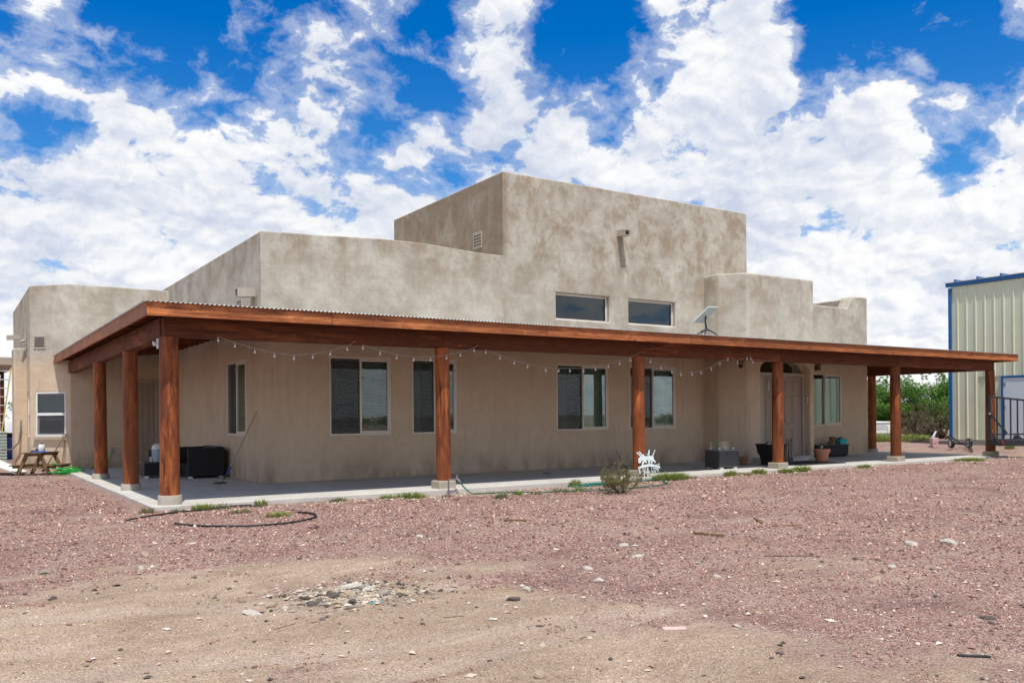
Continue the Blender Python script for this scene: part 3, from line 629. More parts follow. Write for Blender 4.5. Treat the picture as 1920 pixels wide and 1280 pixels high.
# doorbell plate on the right jamb, wooden plaque on the pillar edge
db = MB().box(23.29, 23.309, 18.27, 18.35, 1.81, 1.98).build('doorbell', WHITE, house, bevel=0.006)
MB().box(23.284, 23.291, 18.295, 18.325, 1.86, 1.94).build('button', BLACK, db)
MB().box(23.502, 23.53, 18.22, 18.36, 1.62, 2.12).build('wall_plaque', WOOD[2], house, bevel=0.008)
# wall lanterns
AMBER = mat_glass('amber_glass', 0.1, (0.95, 0.72, 0.38)); FLAMEB = plain('lamp_bulb', (0.85, 0.62, 0.30), 0.4, var=0.02)
def lantern(p, nrm):
    p = Vector(p); nrm = Vector(nrm).normalized(); c = p+nrm*0.13
    q = MB().bar(p, p+nrm*0.02, 0.10, 0.16).bar(p+nrm*.02+Vector((0, 0, .03)), c+Vector((0, 0, .16)), 0.018, 0.018)
    q.lathe([(0.002, 0.25), (0.03, 0.22), (0.075, 0.17), (0.078, 0.155), (0.06, 0.15)], c, 6).lathe([(0.05, -0.005), (0.052, -0.02), (0.03, -0.06), (0.002, -0.09)], c, 6)
    for i in range(6):
        a = 2*math.pi*i/6; q.bar(c+Vector((.05*math.cos(a), .05*math.sin(a), -.01)), c+Vector((.068*math.cos(a), .068*math.sin(a), .155)), .008, .008)
    l = q.build('wall_lantern', IRON, house)
    MB().lathe([(0.046, 0), (0.062, 0.15)], c, 12).build('lantern_glass', AMBER, l, smooth=True)
    MB().lathe([(0.002, 0.01), (0.018, 0.02), (0.028, 0.06), (0.018, 0.11), (0.002, 0.13)], c, 10).build('bulb', FLAMEB, l, smooth=True)
lantern((20.27, 18.33, 2.94), (-s2, -s2, 0)); lantern((25.18, YF, 3.02), (0, -1, 0))

# louvred vents and canales
def vent(c, U, Nn, W, H, n=4):
    c = Vector(c); U = Vector(U).normalized(); Nn = Vector(Nn).normalized(); Z = Vector((0, 0, 1))
    q = MB(); t = 0.035
    q.obox(c+Z*(H/2), U*(W/2+t), Z*t/2, Nn*0.02); q.obox(c-Z*(H/2), U*(W/2+t), Z*t/2, Nn*0.02)
    for s_ in (-1, 1): q.obox(c+U*s_*(W/2+t/2), U*t/2, Z*(H/2-t/2), Nn*0.02)
    v = q.build('vent', TRIMT, house, bevel=0.004, seg=1)
    MB().obox(c-Nn*.005, U*W/2, Z*(H/2-t/2), Nn*0.008).build('vent_backing', INTERIOR, v)
    for i in range(n):
        z = -H/2+H*(i+0.5)/n; MB().obox(c+Z*z+Nn*0.012, U*W/2, Z*0.024+Nn*0.012, Nn*0.003).build('louvre', TRIMT, v)
vent((12.42, 20.72, 6.34), (0, -1, 0), (-1, 0, 0), 0.40, 0.42, 5)
vent((5.95, 21.1, 4.12), (0, -1, 0), (-1, 0, 0), 0.40, 0.42, 5)
vent((2.40, 29.74, 3.80), (s2, -s2, 0), (-s2, -s2, 0), 0.34, 0.36, 5)
def canale(p, Nn, L=0.36, W=0.20, H=0.17):
    p = Vector(p); Nn = Vector(Nn); U = Vector((Nn.y, -Nn.x, 0)); Z = Vector((0, 0, 1)); q = MB(); t = 0.018
    sl_ = (Nn*L-Z*0.03)/2; c = p+sl_
    q.obox(c-Z*(H/2-t/2), sl_, U*W/2, Z*t/2); q.obox(c+Z*(H/2-t/2), sl_, U*W/2, Z*t/2)
    for s_ in (-1, 1): q.obox(c+U*s_*(W/2-t/2), sl_, U*t/2, Z*(H/2-t))
    k = q.build('canale', TRIMT, house)
    MB().obox(p+Nn*0.05, Nn*0.01, U*(W/2-t), Z*(H/2-t)).build('spout_throat', INTERIOR, k)
canale((16.42, YF, 6.72), (0, -1, 0)); canale((5.95, 19.95, 4.34), (-1, 0, 0), 0.40, 0.24, 0.2); canale((2.15, 33.9, 4.28), (-1, 0, 0), 0.4, 0.2, 0.15)
# side door in the wing wall
sd = MB().box(4.62, 5.50, 28.955, 29.02, 0.02, 2.60).build('side_door', DOORP, house, bevel=0.004, seg=1)
for i in range(5): MB().box(4.66+i*.165, 4.66+i*.165+.15, 28.94, 28.956, 0.08, 2.54).build('door_board', DOORP, sd, bevel=0.004, seg=1)
q = MB(); q.box(5.50, 5.56, 28.94, 29.03, 0.0, 2.66).box(4.56, 4.62, 28.94, 29.03, 0.0, 2.66).box(4.62, 5.50, 28.94, 29.03, 2.60, 2.66); q.build('door_frame', TRIMT, house)
q = MB().box(4.22, 4.32, 28.97, 29.01, 0.42, 0.60); q.build('outlet_box', plain('grey_plastic', (0.3, 0.3, 0.3), 0.5), house, bevel=0.008)
# flexible conduit and meter pipe on the west side
q = MB().tube([(1.98, 31.28, 1.45), (1.97, 31.25, 1.1), (1.9, 31.15, .75), (1.7, 31.1, .55), (1.45, 31.2, .55)], 0.025); q.build('flexible_conduit', plain('grey_conduit', (0.13, 0.125, 0.12), 0.6), house, smooth=True)
q = MB().cyl((2.12, 31.2, 3.7), (2.12, 31.2, 4.2), 0.03).cyl((2.08, 31.15, 3.95), (1.95, 31.05, 3.9), 0.05, 0.02); q.build('service_mast', TRIMT, house)

# ------------------------------------------------------------------ porch
porch = thing('timber_porch', (3.2, 15.62, 0), 'red-stained timber porch with round log posts wrapped around the house', 'porch')
EY, EXL, EXR, EZ = 15.02, 2.74, 29.92, 3.375
def ez_front(x): return EZ
S1 = 0.075; S2 = S1*(19.4-EY)/(5.95-EXL); S3 = S1*(19.4-EY)/(EXR-28.1)
def log_post(x, y, z0, z1, r):
    q = MB(); n = 18; rings = []; lean = (random.uniform(-.015, .015), random.uniform(-.012, .012)); ph = random.random()*9
    for k in range(15):
        t = k/14; z = z0+(z1-z0)*t; ring = []
        for i in range(n):
            a = 2*math.pi*i/n
            rad_ = r*(1.03-0.05*t)*(1+0.018*math.sin(3*a+ph+2*t)+0.014*math.sin(5*a-ph+5*t)+0.012*math.sin(t*9+ph+a))
            ring.append(Vector((x+lean[0]*(t-.5)+rad_*math.cos(a), y+lean[1]*(t-.5)+rad_*math.sin(a), z)))
        rings.append(ring)
    q.loft(rings); return q.build('post', LOG, porch, smooth='auto')
posts = [(3.20, 15.62), (8.50, 15.62), (13.77, 15.62), (18.68, 15.62), (23.97, 15.62), (29.28, 15.62), (3.20, 19.33), (3.20, 23.5), (29.28, 20.05), (29.28, 25.0), (29.28, 30)]
for i, (x, y) in enumerate(posts):
    pz = 0.16 if y < 16 else 0.13
    log_post(x, y, pz, 2.85, 0.158 if i == 0 else 0.148)
    if i == 0 or y > 16: MB().lathe([(0.195, -0.25), (0.20, 0.0), (0.197, pz-.02), (0.185, pz)], (x, y, 0), 20).build('pier', PIERC, porch, smooth='auto')
    else: MB().box(x-.19, x+.19, y-.19, y+.19, -0.25, pz).build('pier', PIERC, porch, bevel=0.02)
bj = [3.10, 8.45, 13.75, 18.7, 23.95, 29.33]
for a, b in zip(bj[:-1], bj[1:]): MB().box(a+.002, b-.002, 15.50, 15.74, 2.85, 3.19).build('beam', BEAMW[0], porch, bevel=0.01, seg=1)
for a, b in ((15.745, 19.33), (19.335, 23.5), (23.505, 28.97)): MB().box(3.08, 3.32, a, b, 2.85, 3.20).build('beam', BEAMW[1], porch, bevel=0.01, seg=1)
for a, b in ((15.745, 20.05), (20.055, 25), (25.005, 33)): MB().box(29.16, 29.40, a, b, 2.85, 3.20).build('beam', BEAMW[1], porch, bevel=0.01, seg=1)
# fascia boards, mitred end to end
fj = [EXL, 5.0+.9, 10.7, 14.9, 19.3, 23.0, 26.4, EXR]
for a, b in zip(fj[:-1], fj[1:]): MB().box(a+.003, b-.003, EY, EY+.04, EZ-.235, EZ-.012).build('fascia_board', FASCIAW[0], porch, bevel=0.006, seg=1)
for a, b in ((EY+.043, 19.8), (19.805, 24.7), (24.705, 29.32)): MB().box(EXL, EXL+.04, a, b, EZ-.235, EZ-.012).build('fascia_board', FASCIAW[1], porch, bevel=0.006, seg=1)
for a, b in ((EY+.043, 21), (21.005, 27), (27.005, 33)): MB().box(EXR-.04, EXR, a, b, EZ-.235, EZ-.012).build('fascia_board', FASCIAW[1], porch, bevel=0.006, seg=1)
dk = 0.022
def dz_(x, y, k): return EZ-dk+(S1*(y-EY) if k == 0 else S2*(x-EXL) if k == 1 else S3*(EXR-x))
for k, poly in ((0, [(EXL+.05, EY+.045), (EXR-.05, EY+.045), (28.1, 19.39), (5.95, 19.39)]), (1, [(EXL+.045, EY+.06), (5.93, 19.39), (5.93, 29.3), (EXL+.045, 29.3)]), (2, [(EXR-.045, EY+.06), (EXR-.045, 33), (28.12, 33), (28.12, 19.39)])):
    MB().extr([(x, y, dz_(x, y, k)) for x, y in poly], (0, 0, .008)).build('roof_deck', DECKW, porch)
# rafters
y = EY+.55
while y < 28.9:
    x1 = 5.94 if y > 19.3 else EXL+(y-EY)*(5.95-EXL)/(19.4-EY)
    z0 = EZ-.185; q = MB(); w_ = .022
    if x1-EXL > .3:
        q.add([(EXL+.042, y-w_, z0), (x1, y-w_, z0+S2*(x1-EXL)), (x1, y-w_, z0+.15+S2*(x1-EXL)), (EXL+.042, y-w_, z0+.15), (EXL+.042, y+w_, z0), (x1, y+w_, z0+S2*(x1-EXL)), (x1, y+w_, z0+.15+S2*(x1-EXL)), (EXL+.042, y+w_, z0+.15)],
              [(0, 1, 2, 3), (7, 6, 5, 4), (4, 5, 1, 0), (5, 6, 2, 1), (6, 7, 3, 2), (7, 4, 0, 3)])
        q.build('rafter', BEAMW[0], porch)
    y += 0.6
x = EXL+.55
while x < EXR-.3:
    y1 = 19.39
    if 19.7 < x < 20.45: y1 = 18.8
    elif 20.4 <= x < 23.55: y1 = 18.16
    if x < 5.95: y1 = EY+(x-EXL)*(19.4-EY)/(5.95-EXL)
    if x > 28.1: y1 = EY+(EXR-x)*(19.4-EY)/(EXR-28.1)
    if y1-EY > .3:
        z0 = EZ-.185; w_ = .022; q = MB(); a = EY+.042
        q.add([(x-w_, a, z0), (x+w_, a, z0), (x+w_, a, z0+.15), (x-w_, a, z0+.15), (x-w_, y1, z0+S1*(y1-a)), (x+w_, y1, z0+S1*(y1-a)), (x+w_, y1, z0+.15+S1*(y1-a)), (x-w_, y1, z0+.15+S1*(y1-a))],
              [(0, 1, 2, 3), (7, 6, 5, 4), (4, 5, 1, 0), (5, 6, 2, 1), (6, 7, 3, 2), (7, 4, 0, 3)])
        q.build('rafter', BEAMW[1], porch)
    x += 0.6
# corrugated sheets
PITCH, AMP = 0.078, 0.009
def corr(a0, a1): 
    n_ = max(4, int(round((a1-a0)/PITCH*4))); return np.linspace(a0, a1, n_+1)
def sheet(kind, a0, a1):
    q = MB(); vs = []; al = corr(a0, a1)
    for a in al:
        h = EZ+AMP*math.sin(2*math.pi*a/PITCH)
        if kind == 'front':
            b1 = 19.42 if 5.95 <= a <= 28.1 else (EY+(a-EXL)*(19.4-EY)/(5.95-EXL) if a < 6 else EY+(EXR-a)*(19.4-EY)/(EXR-28.1))
            b1 = max(b1, EY+.01); vs += [(a, EY-.045, h-S1*.045), (a, b1, h+S1*(b1-EY))]
        elif kind == 'left':
            b1 = 5.97 if a > 19.4 else EXL+(a-EY)*(5.95-EXL)/(19.4-EY)
            b1 = max(b1, EXL+.01); vs += [(EXL-.045, a, h-S2*.045), (b1, a, h+S2*(b1-EXL))]
        else:
            b1 = 28.08 if a > 19.4 else EXR-(a-EY)*(EXR-28.1)/(19.4-EY)
            b1 = min(b1, EXR-.01); vs += [(EXR+.045, a, h-S3*.045), (b1, a, h+S3*(EXR-b1))]
    q.add(vs, [(2*i, 2*i+2, 2*i+3, 2*i+1) if kind != 'left' else (2*i, 2*i+1, 2*i+3, 2*i+2) for i in range(len(al)-1)])
    o = q.build('roof_sheet', TIN, porch, smooth=True)
    s_ = o.modifiers.new('thick', 'SOLIDIFY'); s_.thickness = 0.003
a = EXL-.04
while a < EXR: sheet('front', a, min(a+.858, EXR+.04)); a += .858
a = EY
while a < 29.35: sheet('left', a, min(a+.858, 29.36)); a += .858
a = EY
while a < 33: sheet('right', a, min(a+.858, 33)); a += .858
# ------------------------------------------------------------------ metal shed on the right
SX, SY0, SY1 = 34.8, 20.2, 6.0
SIDING = plain('pale_green_siding', (0.68, 0.695, 0.505), 0.45, 0.1, var=0.05, scale=1.5); BLUE = plain('blue_trim', (0.006, 0.115, 0.33), 0.4, var=0.06)
shed = thing('metal_shed', (SX, SY0, 0.15), 'tall pale green ribbed metal shed with blue trim behind the porch end', 'shed')
PW = 1.11
def siding(y0, y1, z0, z1):
    q = MB(); pts = []; p = 0.37; n_ = int(round((y0-y1)/p))
    for i in range(n_):
        a = y0-i*p
        for d, h in ((0, 0), (.10, 0), (.12, .006), (.16, .006), (.18, 0), (.235, 0), (.255, .034), (.295, .034), (.315, 0)): pts.append((a-d, h))
    pts.append((y1, 0))
    vs = []
    for yy, h in pts: vs += [(SX-h, yy, z0), (SX-h, yy, z1)]
    q.add(vs, [(2*i, 2*i+1, 2*i+3, 2*i+2) for i in range(len(pts)-1)]); return q.build('wall_panel', SIDING, shed)
ZT, ZB = 6.62, 0.36
y = SY0-.07
DY0, DY1, DZ = 18.03, 15.0, 2.80
while y > SY1:
    y1 = y-PW
    if y1 < DY0 and y > DY1: siding(y, y1, DZ+.08 if y < DY0+.3 else DZ+.08, ZT)
    else: siding(y, y1, ZB, ZT)
    y = y1
siding(DY0+.8, DY0+.06, ZB, DZ+.078) if False else None
MB().box(SX+.03, 46, SY1, SY0-.02, 0.0, 6.6).build('inner_wall', SIDING, shed)
q = MB().box(SX-.06, SX+.03, SY0-.10, SY0+.03, 0.3, 6.58).box(SX+.03, SX+.2, SY0-.02, SY0+.03, 0.3, 6.58); q.build('corner_trim', BLUE, shed, bevel=.006, seg=1)
q = MB().box(SX-.09, SX+.06, SY1, SY0+.12, 6.63, 6.78); q.build('eave_trim', BLUE, shed, bevel=.006, seg=1)
q = MB().extr([(SX-.12, 0, 6.782), (46, 0, 7.6), (46, 0, 7.66), (SX-.12, 0, 6.81)], (0, SY0+.14-SY1, 0)); q = MB().add([(v[0], v[1]+SY1, v[2]) for v in q.v], q.f); q.build('roof', TIN, shed)
y = SY0-.3
while y > SY1: MB().box(SX-.13, SX+1.5, y-.03, y+.03, 6.80, 6.90).build('roof_rib', BLUE, shed); y -= .925
q = MB().box(SX-.05, 46, SY1, SY0+.02, -0.2, 0.355); q.build('footing', mat_concrete('footing_concrete', (.30, .29, .27)), shed)
sdoor = MB().box(SX-.045, SX+.02, DY1, DY0, 0.36, DZ).build('shed_door', plain('pale_door_paint', (.60, .67, .71), .5, var=.04), shed, bevel=.005, seg=1)
q = MB().box(SX-.07, SX+.0, DY0, DY0+.07, .36, DZ+.07).box(SX-.07, SX+.0, DY1-.07, DY1, .36, DZ+.07).box(SX-.07, SX+.0, DY1, DY0, DZ, DZ+.07); q.build('door_trim', BLUE, shed)
for z in (.7, 1.6, 2.5): MB().box(SX-.062, SX-.044, DY0-.10, DY0-.01, z, z+.11).build('hinge', STEEL, sdoor)

# ------------------------------------------------------------------ utility trailer with its ramp gate up, near the porch corner
trl = thing('utility_trailer', (29.0, 14.9, float(gz(29.0, 14.4))), 'black steel utility trailer with barred ramp gate raised, at the right edge', 'trailer')
r3 = Vector((r0.x, r0.y, 0)); G0 = Vector((28.33, 15.17, 0)); Z3 = Vector((0, 0, 1)); f3 = Vector((fw.x, fw.y, 0))
GW = 2.0
def gp(a, z, d=0.0): return G0+r3*a+Z3*z+f3*d
q = MB(); q.bar(gp(.04, .60), gp(.04, 2.0), .08, .06, r3).bar(gp(0, 1.97), gp(GW, 1.74), .06, .05, f3).bar(gp(.05, .74), gp(GW, .74), .05, .045, f3).bar(gp(GW-.03, .60), gp(GW-.03, 1.75), .06, .06, r3).bar(gp(0.05, .57), gp(GW, .57), .05, .06, f3)
q.build('gate_frame', IRON, trl, bevel=.004, seg=1)
for i in range(8):
    a = .275+.222*i; MB().bar(gp(a, .60), gp(a, 1.97-.115*a-.03), .036, .036, r3).build('gate_bar', IRON, trl)
MB().bar(gp(.05, 1.37, -.05), gp(.58, .755, -.05), .05, .03, f3).build('gate_brace', IRON, trl)
q = MB().cyl(gp(.02, 1.41, -.06), gp(.02, 1.41, .02), .028, n=8).cyl(gp(.585, .75, -.08), gp(.585, .75, 0), .025, n=8); q.build('pivot_bolt', STEEL, trl)
q = MB().obox(gp(1.75, .46, .35), r3*1.40, f3*.40, Z3*.09); q.build('deck', IRON, trl, bevel=.006, seg=1)
MB().bar(gp(.12, .68, -.02), gp(.38, .44, -.02), .07, .06, f3).build('hinge_arm', IRON, trl)
q = MB().cyl(gp(.40, .47, -.10), gp(.40, .47, -.04), .045, n=14); q.build('tail_light', plain('red_lens', (.30, .012, .012), .25), trl, smooth='auto')
q = MB().extr([gp(a, z, -.02) for a, z in ((.88, .55), (.93, .60), (.98, .70), (1.02, .66), (1.1, .58), (2.2, .58), (2.2, .5))], f3*.28); q.build('fender', IRON, trl)
def wheel(parent, c, ax, R, wd, rimc=WHITE, names=('tyre', 'rim')):
    c = Vector(c); ax = Vector(ax).normalized(); q = MB()
    prof = [(.62, -.5), (.86, -.5), (.97, -.36), (1.0, 0), (.97, .36), (.86, .5), (.62, .5)]
    t = q.loft([q.ring(c+ax*wd*b, ax, R*a, 22) for a, b in prof], cap=False).build(names[0], BLACK, parent, smooth='auto')
    q = MB(); q.loft([q.ring(c+ax*wd*b, ax, R*a, 18) for a, b in ((.62, -.42), (.5, -.30), (.2, -.34), (.18, -.46), (.001, -.46))], cap=False)
    q.loft([q.ring(c+ax*wd*b, ax, R*a, 18) for a, b in ((.62, .42), (.5, .30), (.2, .34), (.001, .34))], cap=False); q.build(names[1], rimc, parent, smooth='auto')
wheel(trl, gp(2.75, .30, .12), f3, .30, .2, STEEL)
MB().bar(gp(2.75, .30, .1), gp(2.75, .30, 1.4), .05, .05).build('axle', IRON, trl); wheel(trl, gp(2.75, .30, 1.4), f3, .30, .2, STEEL)
for v in (1.75, 2.05): MB().bar(gp(v-.02, .40, .3), gp(v-.02, float(gz(29, 14.5))-.02, .3), .06, .06, r3).build('jack_leg', IRON, trl)

# axle with two small wheels, and what leans beside it
def onray(px, py, d): return Vector((0, 0, EYE))+(((px-960)/1629.43)*rr-((py-780.38)/1629.43)*uu+fw)*d
g33 = float(gz(33.3, 18))
ax_ = thing('axle_cart', (33.0, 18.4, g33), 'tow dolly frame with two small black wheels by the shed corner', 'dolly')
W1 = Vector((32.35, 18.75, g33+.19)); W2 = Vector((33.32, 18.6, 0))
W2.z = float(gz(33.32, 18.6))+.19
axd = (W2-W1).normalized()
wheel(ax_, W1, (axd.x*.6+.3, axd.y*.6-.5, 0), .195, .12, WHITE); wheel(ax_, W2, (axd.x*.6+.3, axd.y*.6-.5, 0), .195, .12, WHITE)
q = MB().bar(W1, W2, .045, .045); q.build('axle', IRON, ax_)
mid = (W1+W2)/2; end = mid-f3*1.5+Vector((-.6, 0, 0)); end.z = float(gz(end.x, end.y))+.06
q = MB().tube([W1+axd*.25, mid+Vector((-.3, -.35, -.05)), end], .025).tube([W2-axd*.25, mid+Vector((-.15, -.45, -.02)), end], .025).bar(mid, mid+Vector((-.25, .3, .33)), .04, .04); q.build('drawbar', IRON, ax_)
PINK = plain('faded_pink_plastic', (.62, .37, .38), .6, var=.06)
g34 = float(gz(33.2, 20.0))
pb = thing('pink_crate', (33.2, 19.95, g34), 'faded pink box with a round hole on the ground near the shed', 'crate')
q = MB().obox((33.2, 19.95, g34+.19), r3*.115, f3*.12, Z3*.19).build('body', PINK, pb, bevel=.02)
MB().cyl(Vector((33.2, 19.95, g34+.19))-f3*.128, Vector((33.2, 19.95, g34+.19))-f3*.11, .06, n=18).build('round_hole', plain('pink_shadow_plastic', (.42, .22, .24), .7), pb)
lt = thing('folding_table', (33.6, 20.4, g34), 'grey folding table tipped on its side beside the pink box', 'table')
q = MB().bar((33.28, 20.05, g34+.40), (34.25, 20.5, g34+.62), .05, .04); q.build('table_edge', plain('pale_blue_grey', (.5, .56, .62), .5), lt)
q = MB().extr([(33.3, 20.15, g34+.37), (34.25, 20.56, g34+.59), (34.25, 20.56, g34+.15), (33.3, 20.15, g34+.02)], (0.02, -.03, 0)); q.build('tabletop', plain('grey_laminate', (.28, .27, .25), .6), lt)
MB().bar((33.52, 20.0, g34), (33.48, 20.12, g34+.42), .06, .05).build('leg', STEEL, lt)

# low white pop-up camper, far right
gc = float(gz(41, 27.5))
cp = thing('camper_trailer', (40.9, 27.2, gc), 'low white camper trailer standing by the green bushes', 'trailer')
q = MB().obox((40.3, 27.6, gc+.52), r3*.46, f3*1.2, Z3*.26).build('body', WHITE, cp, bevel=.05, seg=2)
MB().obox((40.31, 27.59, gc+.84), r3*.50, f3*1.22, Z3*.05).build('roof', WHITE, cp, bevel=.03)
MB().obox(Vector((40.25, 27.63, gc+.62))-f3*1.203, r3*.26, f3*.01, Z3*.13).build('side_panel', plain('pale_grey_panel', (.55, .57, .60), .5), cp, bevel=.008)
MB().obox(Vector((40.22, 27.66, gc+.96)), r3*.09, f3*.12, Z3*.07).build('roof_vent', plain('pale_green_plastic', (.5, .62, .58), .5), cp, bevel=.01)
for s_ in (-.28, .28): wheel(cp, Vector((40.3, 27.6, gc+.22))+r3*s_-f3*1.1, f3, .22, .14, STEEL)
q = MB().tube([Vector((40.5, 27.45, gc+.75))-f3*1.22, Vector((40.58, 27.42, gc+.5))-f3*1.3, Vector((40.64, 27.38, gc+.36))-f3*1.25], .02); q.build('cable', WHITE, cp)

# ------------------------------------------------------------------ vegetation
LEAFM = mat_leaf('mesquite_leaf', (0.07, 0.17, 0.025), (0.14, 0.285, 0.045), (0.24, 0.38, 0.10))
OLIVE = mat_leaf('olive_leaf', (0.10, 0.105, 0.04), (0.15, 0.15, 0.06), (0.20, 0.17, 0.09)); BROWNL = mat_leaf('dry_twig', (0.13, 0.095, 0.06), (0.18, 0.135, 0.085), (0.24, 0.19, 0.12))
BARK = plain('bark', (.085, .06, .042), .9, var=.3); GRASSM = mat_leaf('grass_blade', (0.20, 0.27, 0.055), (0.29, 0.36, 0.085), (0.40, 0.40, 0.15))
GRASSD = mat_leaf('grey_weed', (0.22, 0.24, 0.11), (0.30, 0.31, 0.15), (0.40, 0.36, 0.20)); DRYG = mat_leaf('dry_grass', (.32, .24, .13), (.40, .30, .17), (.46, .38, .24))
def leaves(q, c, rad_, n_, ls, rg, flat=0.8):
    """leaf blades spread through a lobe, with their long axes hanging or splaying"""
    P = rg.normal(size=(n_, 3)); P /= np.linalg.norm(P, axis=1)[:, None]; P *= (rg.random((n_, 1))**0.45)*np.array(rad_)
    P += np.array(c); a = rg.normal(size=(n_, 3)); a /= np.linalg.norm(a, axis=1)[:, None]
    b = np.cross(a, rg.normal(size=(n_, 3))); b /= np.linalg.norm(b, axis=1)[:, None]+1e-9
    L = ls*(0.6+0.8*rg.random((n_, 1))); Wd = L*0.38
    k = len(q.v); vs = np.stack([P-a*L, P+b*Wd, P+a*L, P-b*Wd], 1).reshape(-1, 3)
    q.v += [tuple(v) for v in vs]; q.f += [(k+4*i, k+4*i+1, k+4*i+2, k+4*i+3) for i in range(n_)]
def tree(x, y, h, wd, label, seed, mat=LEAFM, cat='tree', name='mesquite_tree', lobes=34, per=560, ls=.062, group='trees behind the shed corner', low=.12):
    rg = np.random.default_rng(seed); z = float(gz(x, y)); t = thing(name, (x, y, z), label, cat, group)
    q = MB(); tips = []
    for s_ in range(4):
        a = s_*1.6+rg.random(); b0 = Vector((x, y, z-.1)); m1 = b0+Vector((math.cos(a)*wd*.12, math.sin(a)*wd*.12, h*.32)); e = b0+Vector((math.cos(a)*wd*.3, math.sin(a)*wd*.3, h*(.62+.25*rg.random())))
        q.tube([b0, m1, (m1+e)/2+Vector((rg.random()*.2-.1, rg.random()*.2-.1, .05)), e], [.075, .055, .035, .012], 6)
        for j in range(3):
            p0 = m1+(e-m1)*(.25+.25*j); a2 = a+rg.normal()*.9; p1 = p0+Vector((math.cos(a2), math.sin(a2), .5))*wd*.2; q.tube([p0, (p0+p1)/2+Vector((0, 0, .05)), p1], [.03, .02, .006], 5)
    q.build('trunk', BARK, t, smooth=True)
    q = MB()
    for i in range(lobes):
        a = rg.random()*6.28; r1 = math.sqrt(rg.random())*wd*.46; zz = h*(low+.1+(.88-low-.1)*rg.random())*(1-.35*(r1/(wd*.5))**2)
        s_ = h*(.09+.10*rg.random()); leaves(q, (x+r1*math.cos(a), y+r1*math.sin(a), z+zz), (s_*1.35, s_*1.35, s_*.8), per, ls, rg)
    for i in range(9):                                           # wispy shoots above the crown
        a = rg.random()*6.28; r1 = rg.random()*wd*.35; p = np.array((x+r1*math.cos(a), y+r1*math.sin(a), z+h*.82)); 
        for j in range(5): leaves(q, p+np.array((.05*j*rg.normal(), .05*j*rg.normal(), h*.035*j)), (.09, .09, .07), 22, ls*.8, rg)
    q.build('crown', mat, t); return t
tree(46.2, 27.6, 3.9, 4.2, 'green mesquite tree touching the blue shed corner', 1)
tree(44.6, 29.2, 3.5, 3.6, 'green mesquite tree with thin shoots at its top, mid gap', 2)
tree(46.5, 31.5, 3.4, 3.6, 'green mesquite tree just right of the thick porch post', 3)
tree(45.6, 33.8, 3.8, 3.6, 'bright green mesquite tree above the white camper', 4)
tree(44.6, 36.0, 4.0, 4.0, 'green mesquite tree leftmost in the gap, beside the house corner', 5)
tree(52.5, 26.5, 3.6, 4.6, 'mesquite tree behind the metal shed', 15)
for i, (x, y, h, wd, m, lab) in enumerate([(41.6, 26.0, 1.45, 2.0, BROWNL, 'dry brown thorn bush in front of the mesquite trees'), (42.6, 25.2, 1.7, 2.2, OLIVE, 'olive grey bush between the dry bush and the shed'), (43.0, 26.8, 1.9, 2.0, OLIVE, 'olive bush growing behind the dry brown bush'), (40.9, 24.6, .85, 1.6, BROWNL, 'low dry brown bush left of the pink box')]):
    tree(x, y, h, wd, lab, 30+i, m, 'bush', 'desert_bush', 14, 330, .035, 'bushes below the trees', .02)
def tuft(x, y, rad_, h, n_, mat, label, seed, name='grass_tuft', group='grass tufts along the porch edge'):
    rg = np.random.default_rng(seed); q = MB()
    for i in range(n_):
        a = rg.random()*6.283; r1 = math.sqrt(rg.random())*rad_*.8; bx, by = x+r1*math.cos(a)*1.3, y+r1*math.sin(a)*.8; z = float(gz(bx, by))-.01
        a2 = a+rg.normal()*.7; hh = h*(.5+.7*rg.random())*(1-.45*(r1/rad_)**2); lean = rad_*.32*(.3+rg.random()); w_ = .006+.004*rg.random(); tx, ty = -math.sin(a2)*w_, math.cos(a2)*w_
        mx, my = bx+math.cos(a2)*lean*.4, by+math.sin(a2)*lean*.4; ex, ey = bx+math.cos(a2)*lean, by+math.sin(a2)*lean
        q.add([(bx-tx, by-ty, z), (bx+tx, by+ty, z), (mx+tx*.8, my+ty*.8, z+hh*.65), (mx-tx*.8, my-ty*.8, z+hh*.65), (ex, ey, z+hh)], [(0, 1, 2, 3), (3, 2, 4)])
    q2 = q; o = q2.build(name, mat, loc=(x, y, float(gz(x, y)))); return tag(o, label, 'grass tuft' if mat is not GRASSD else 'weed', group)
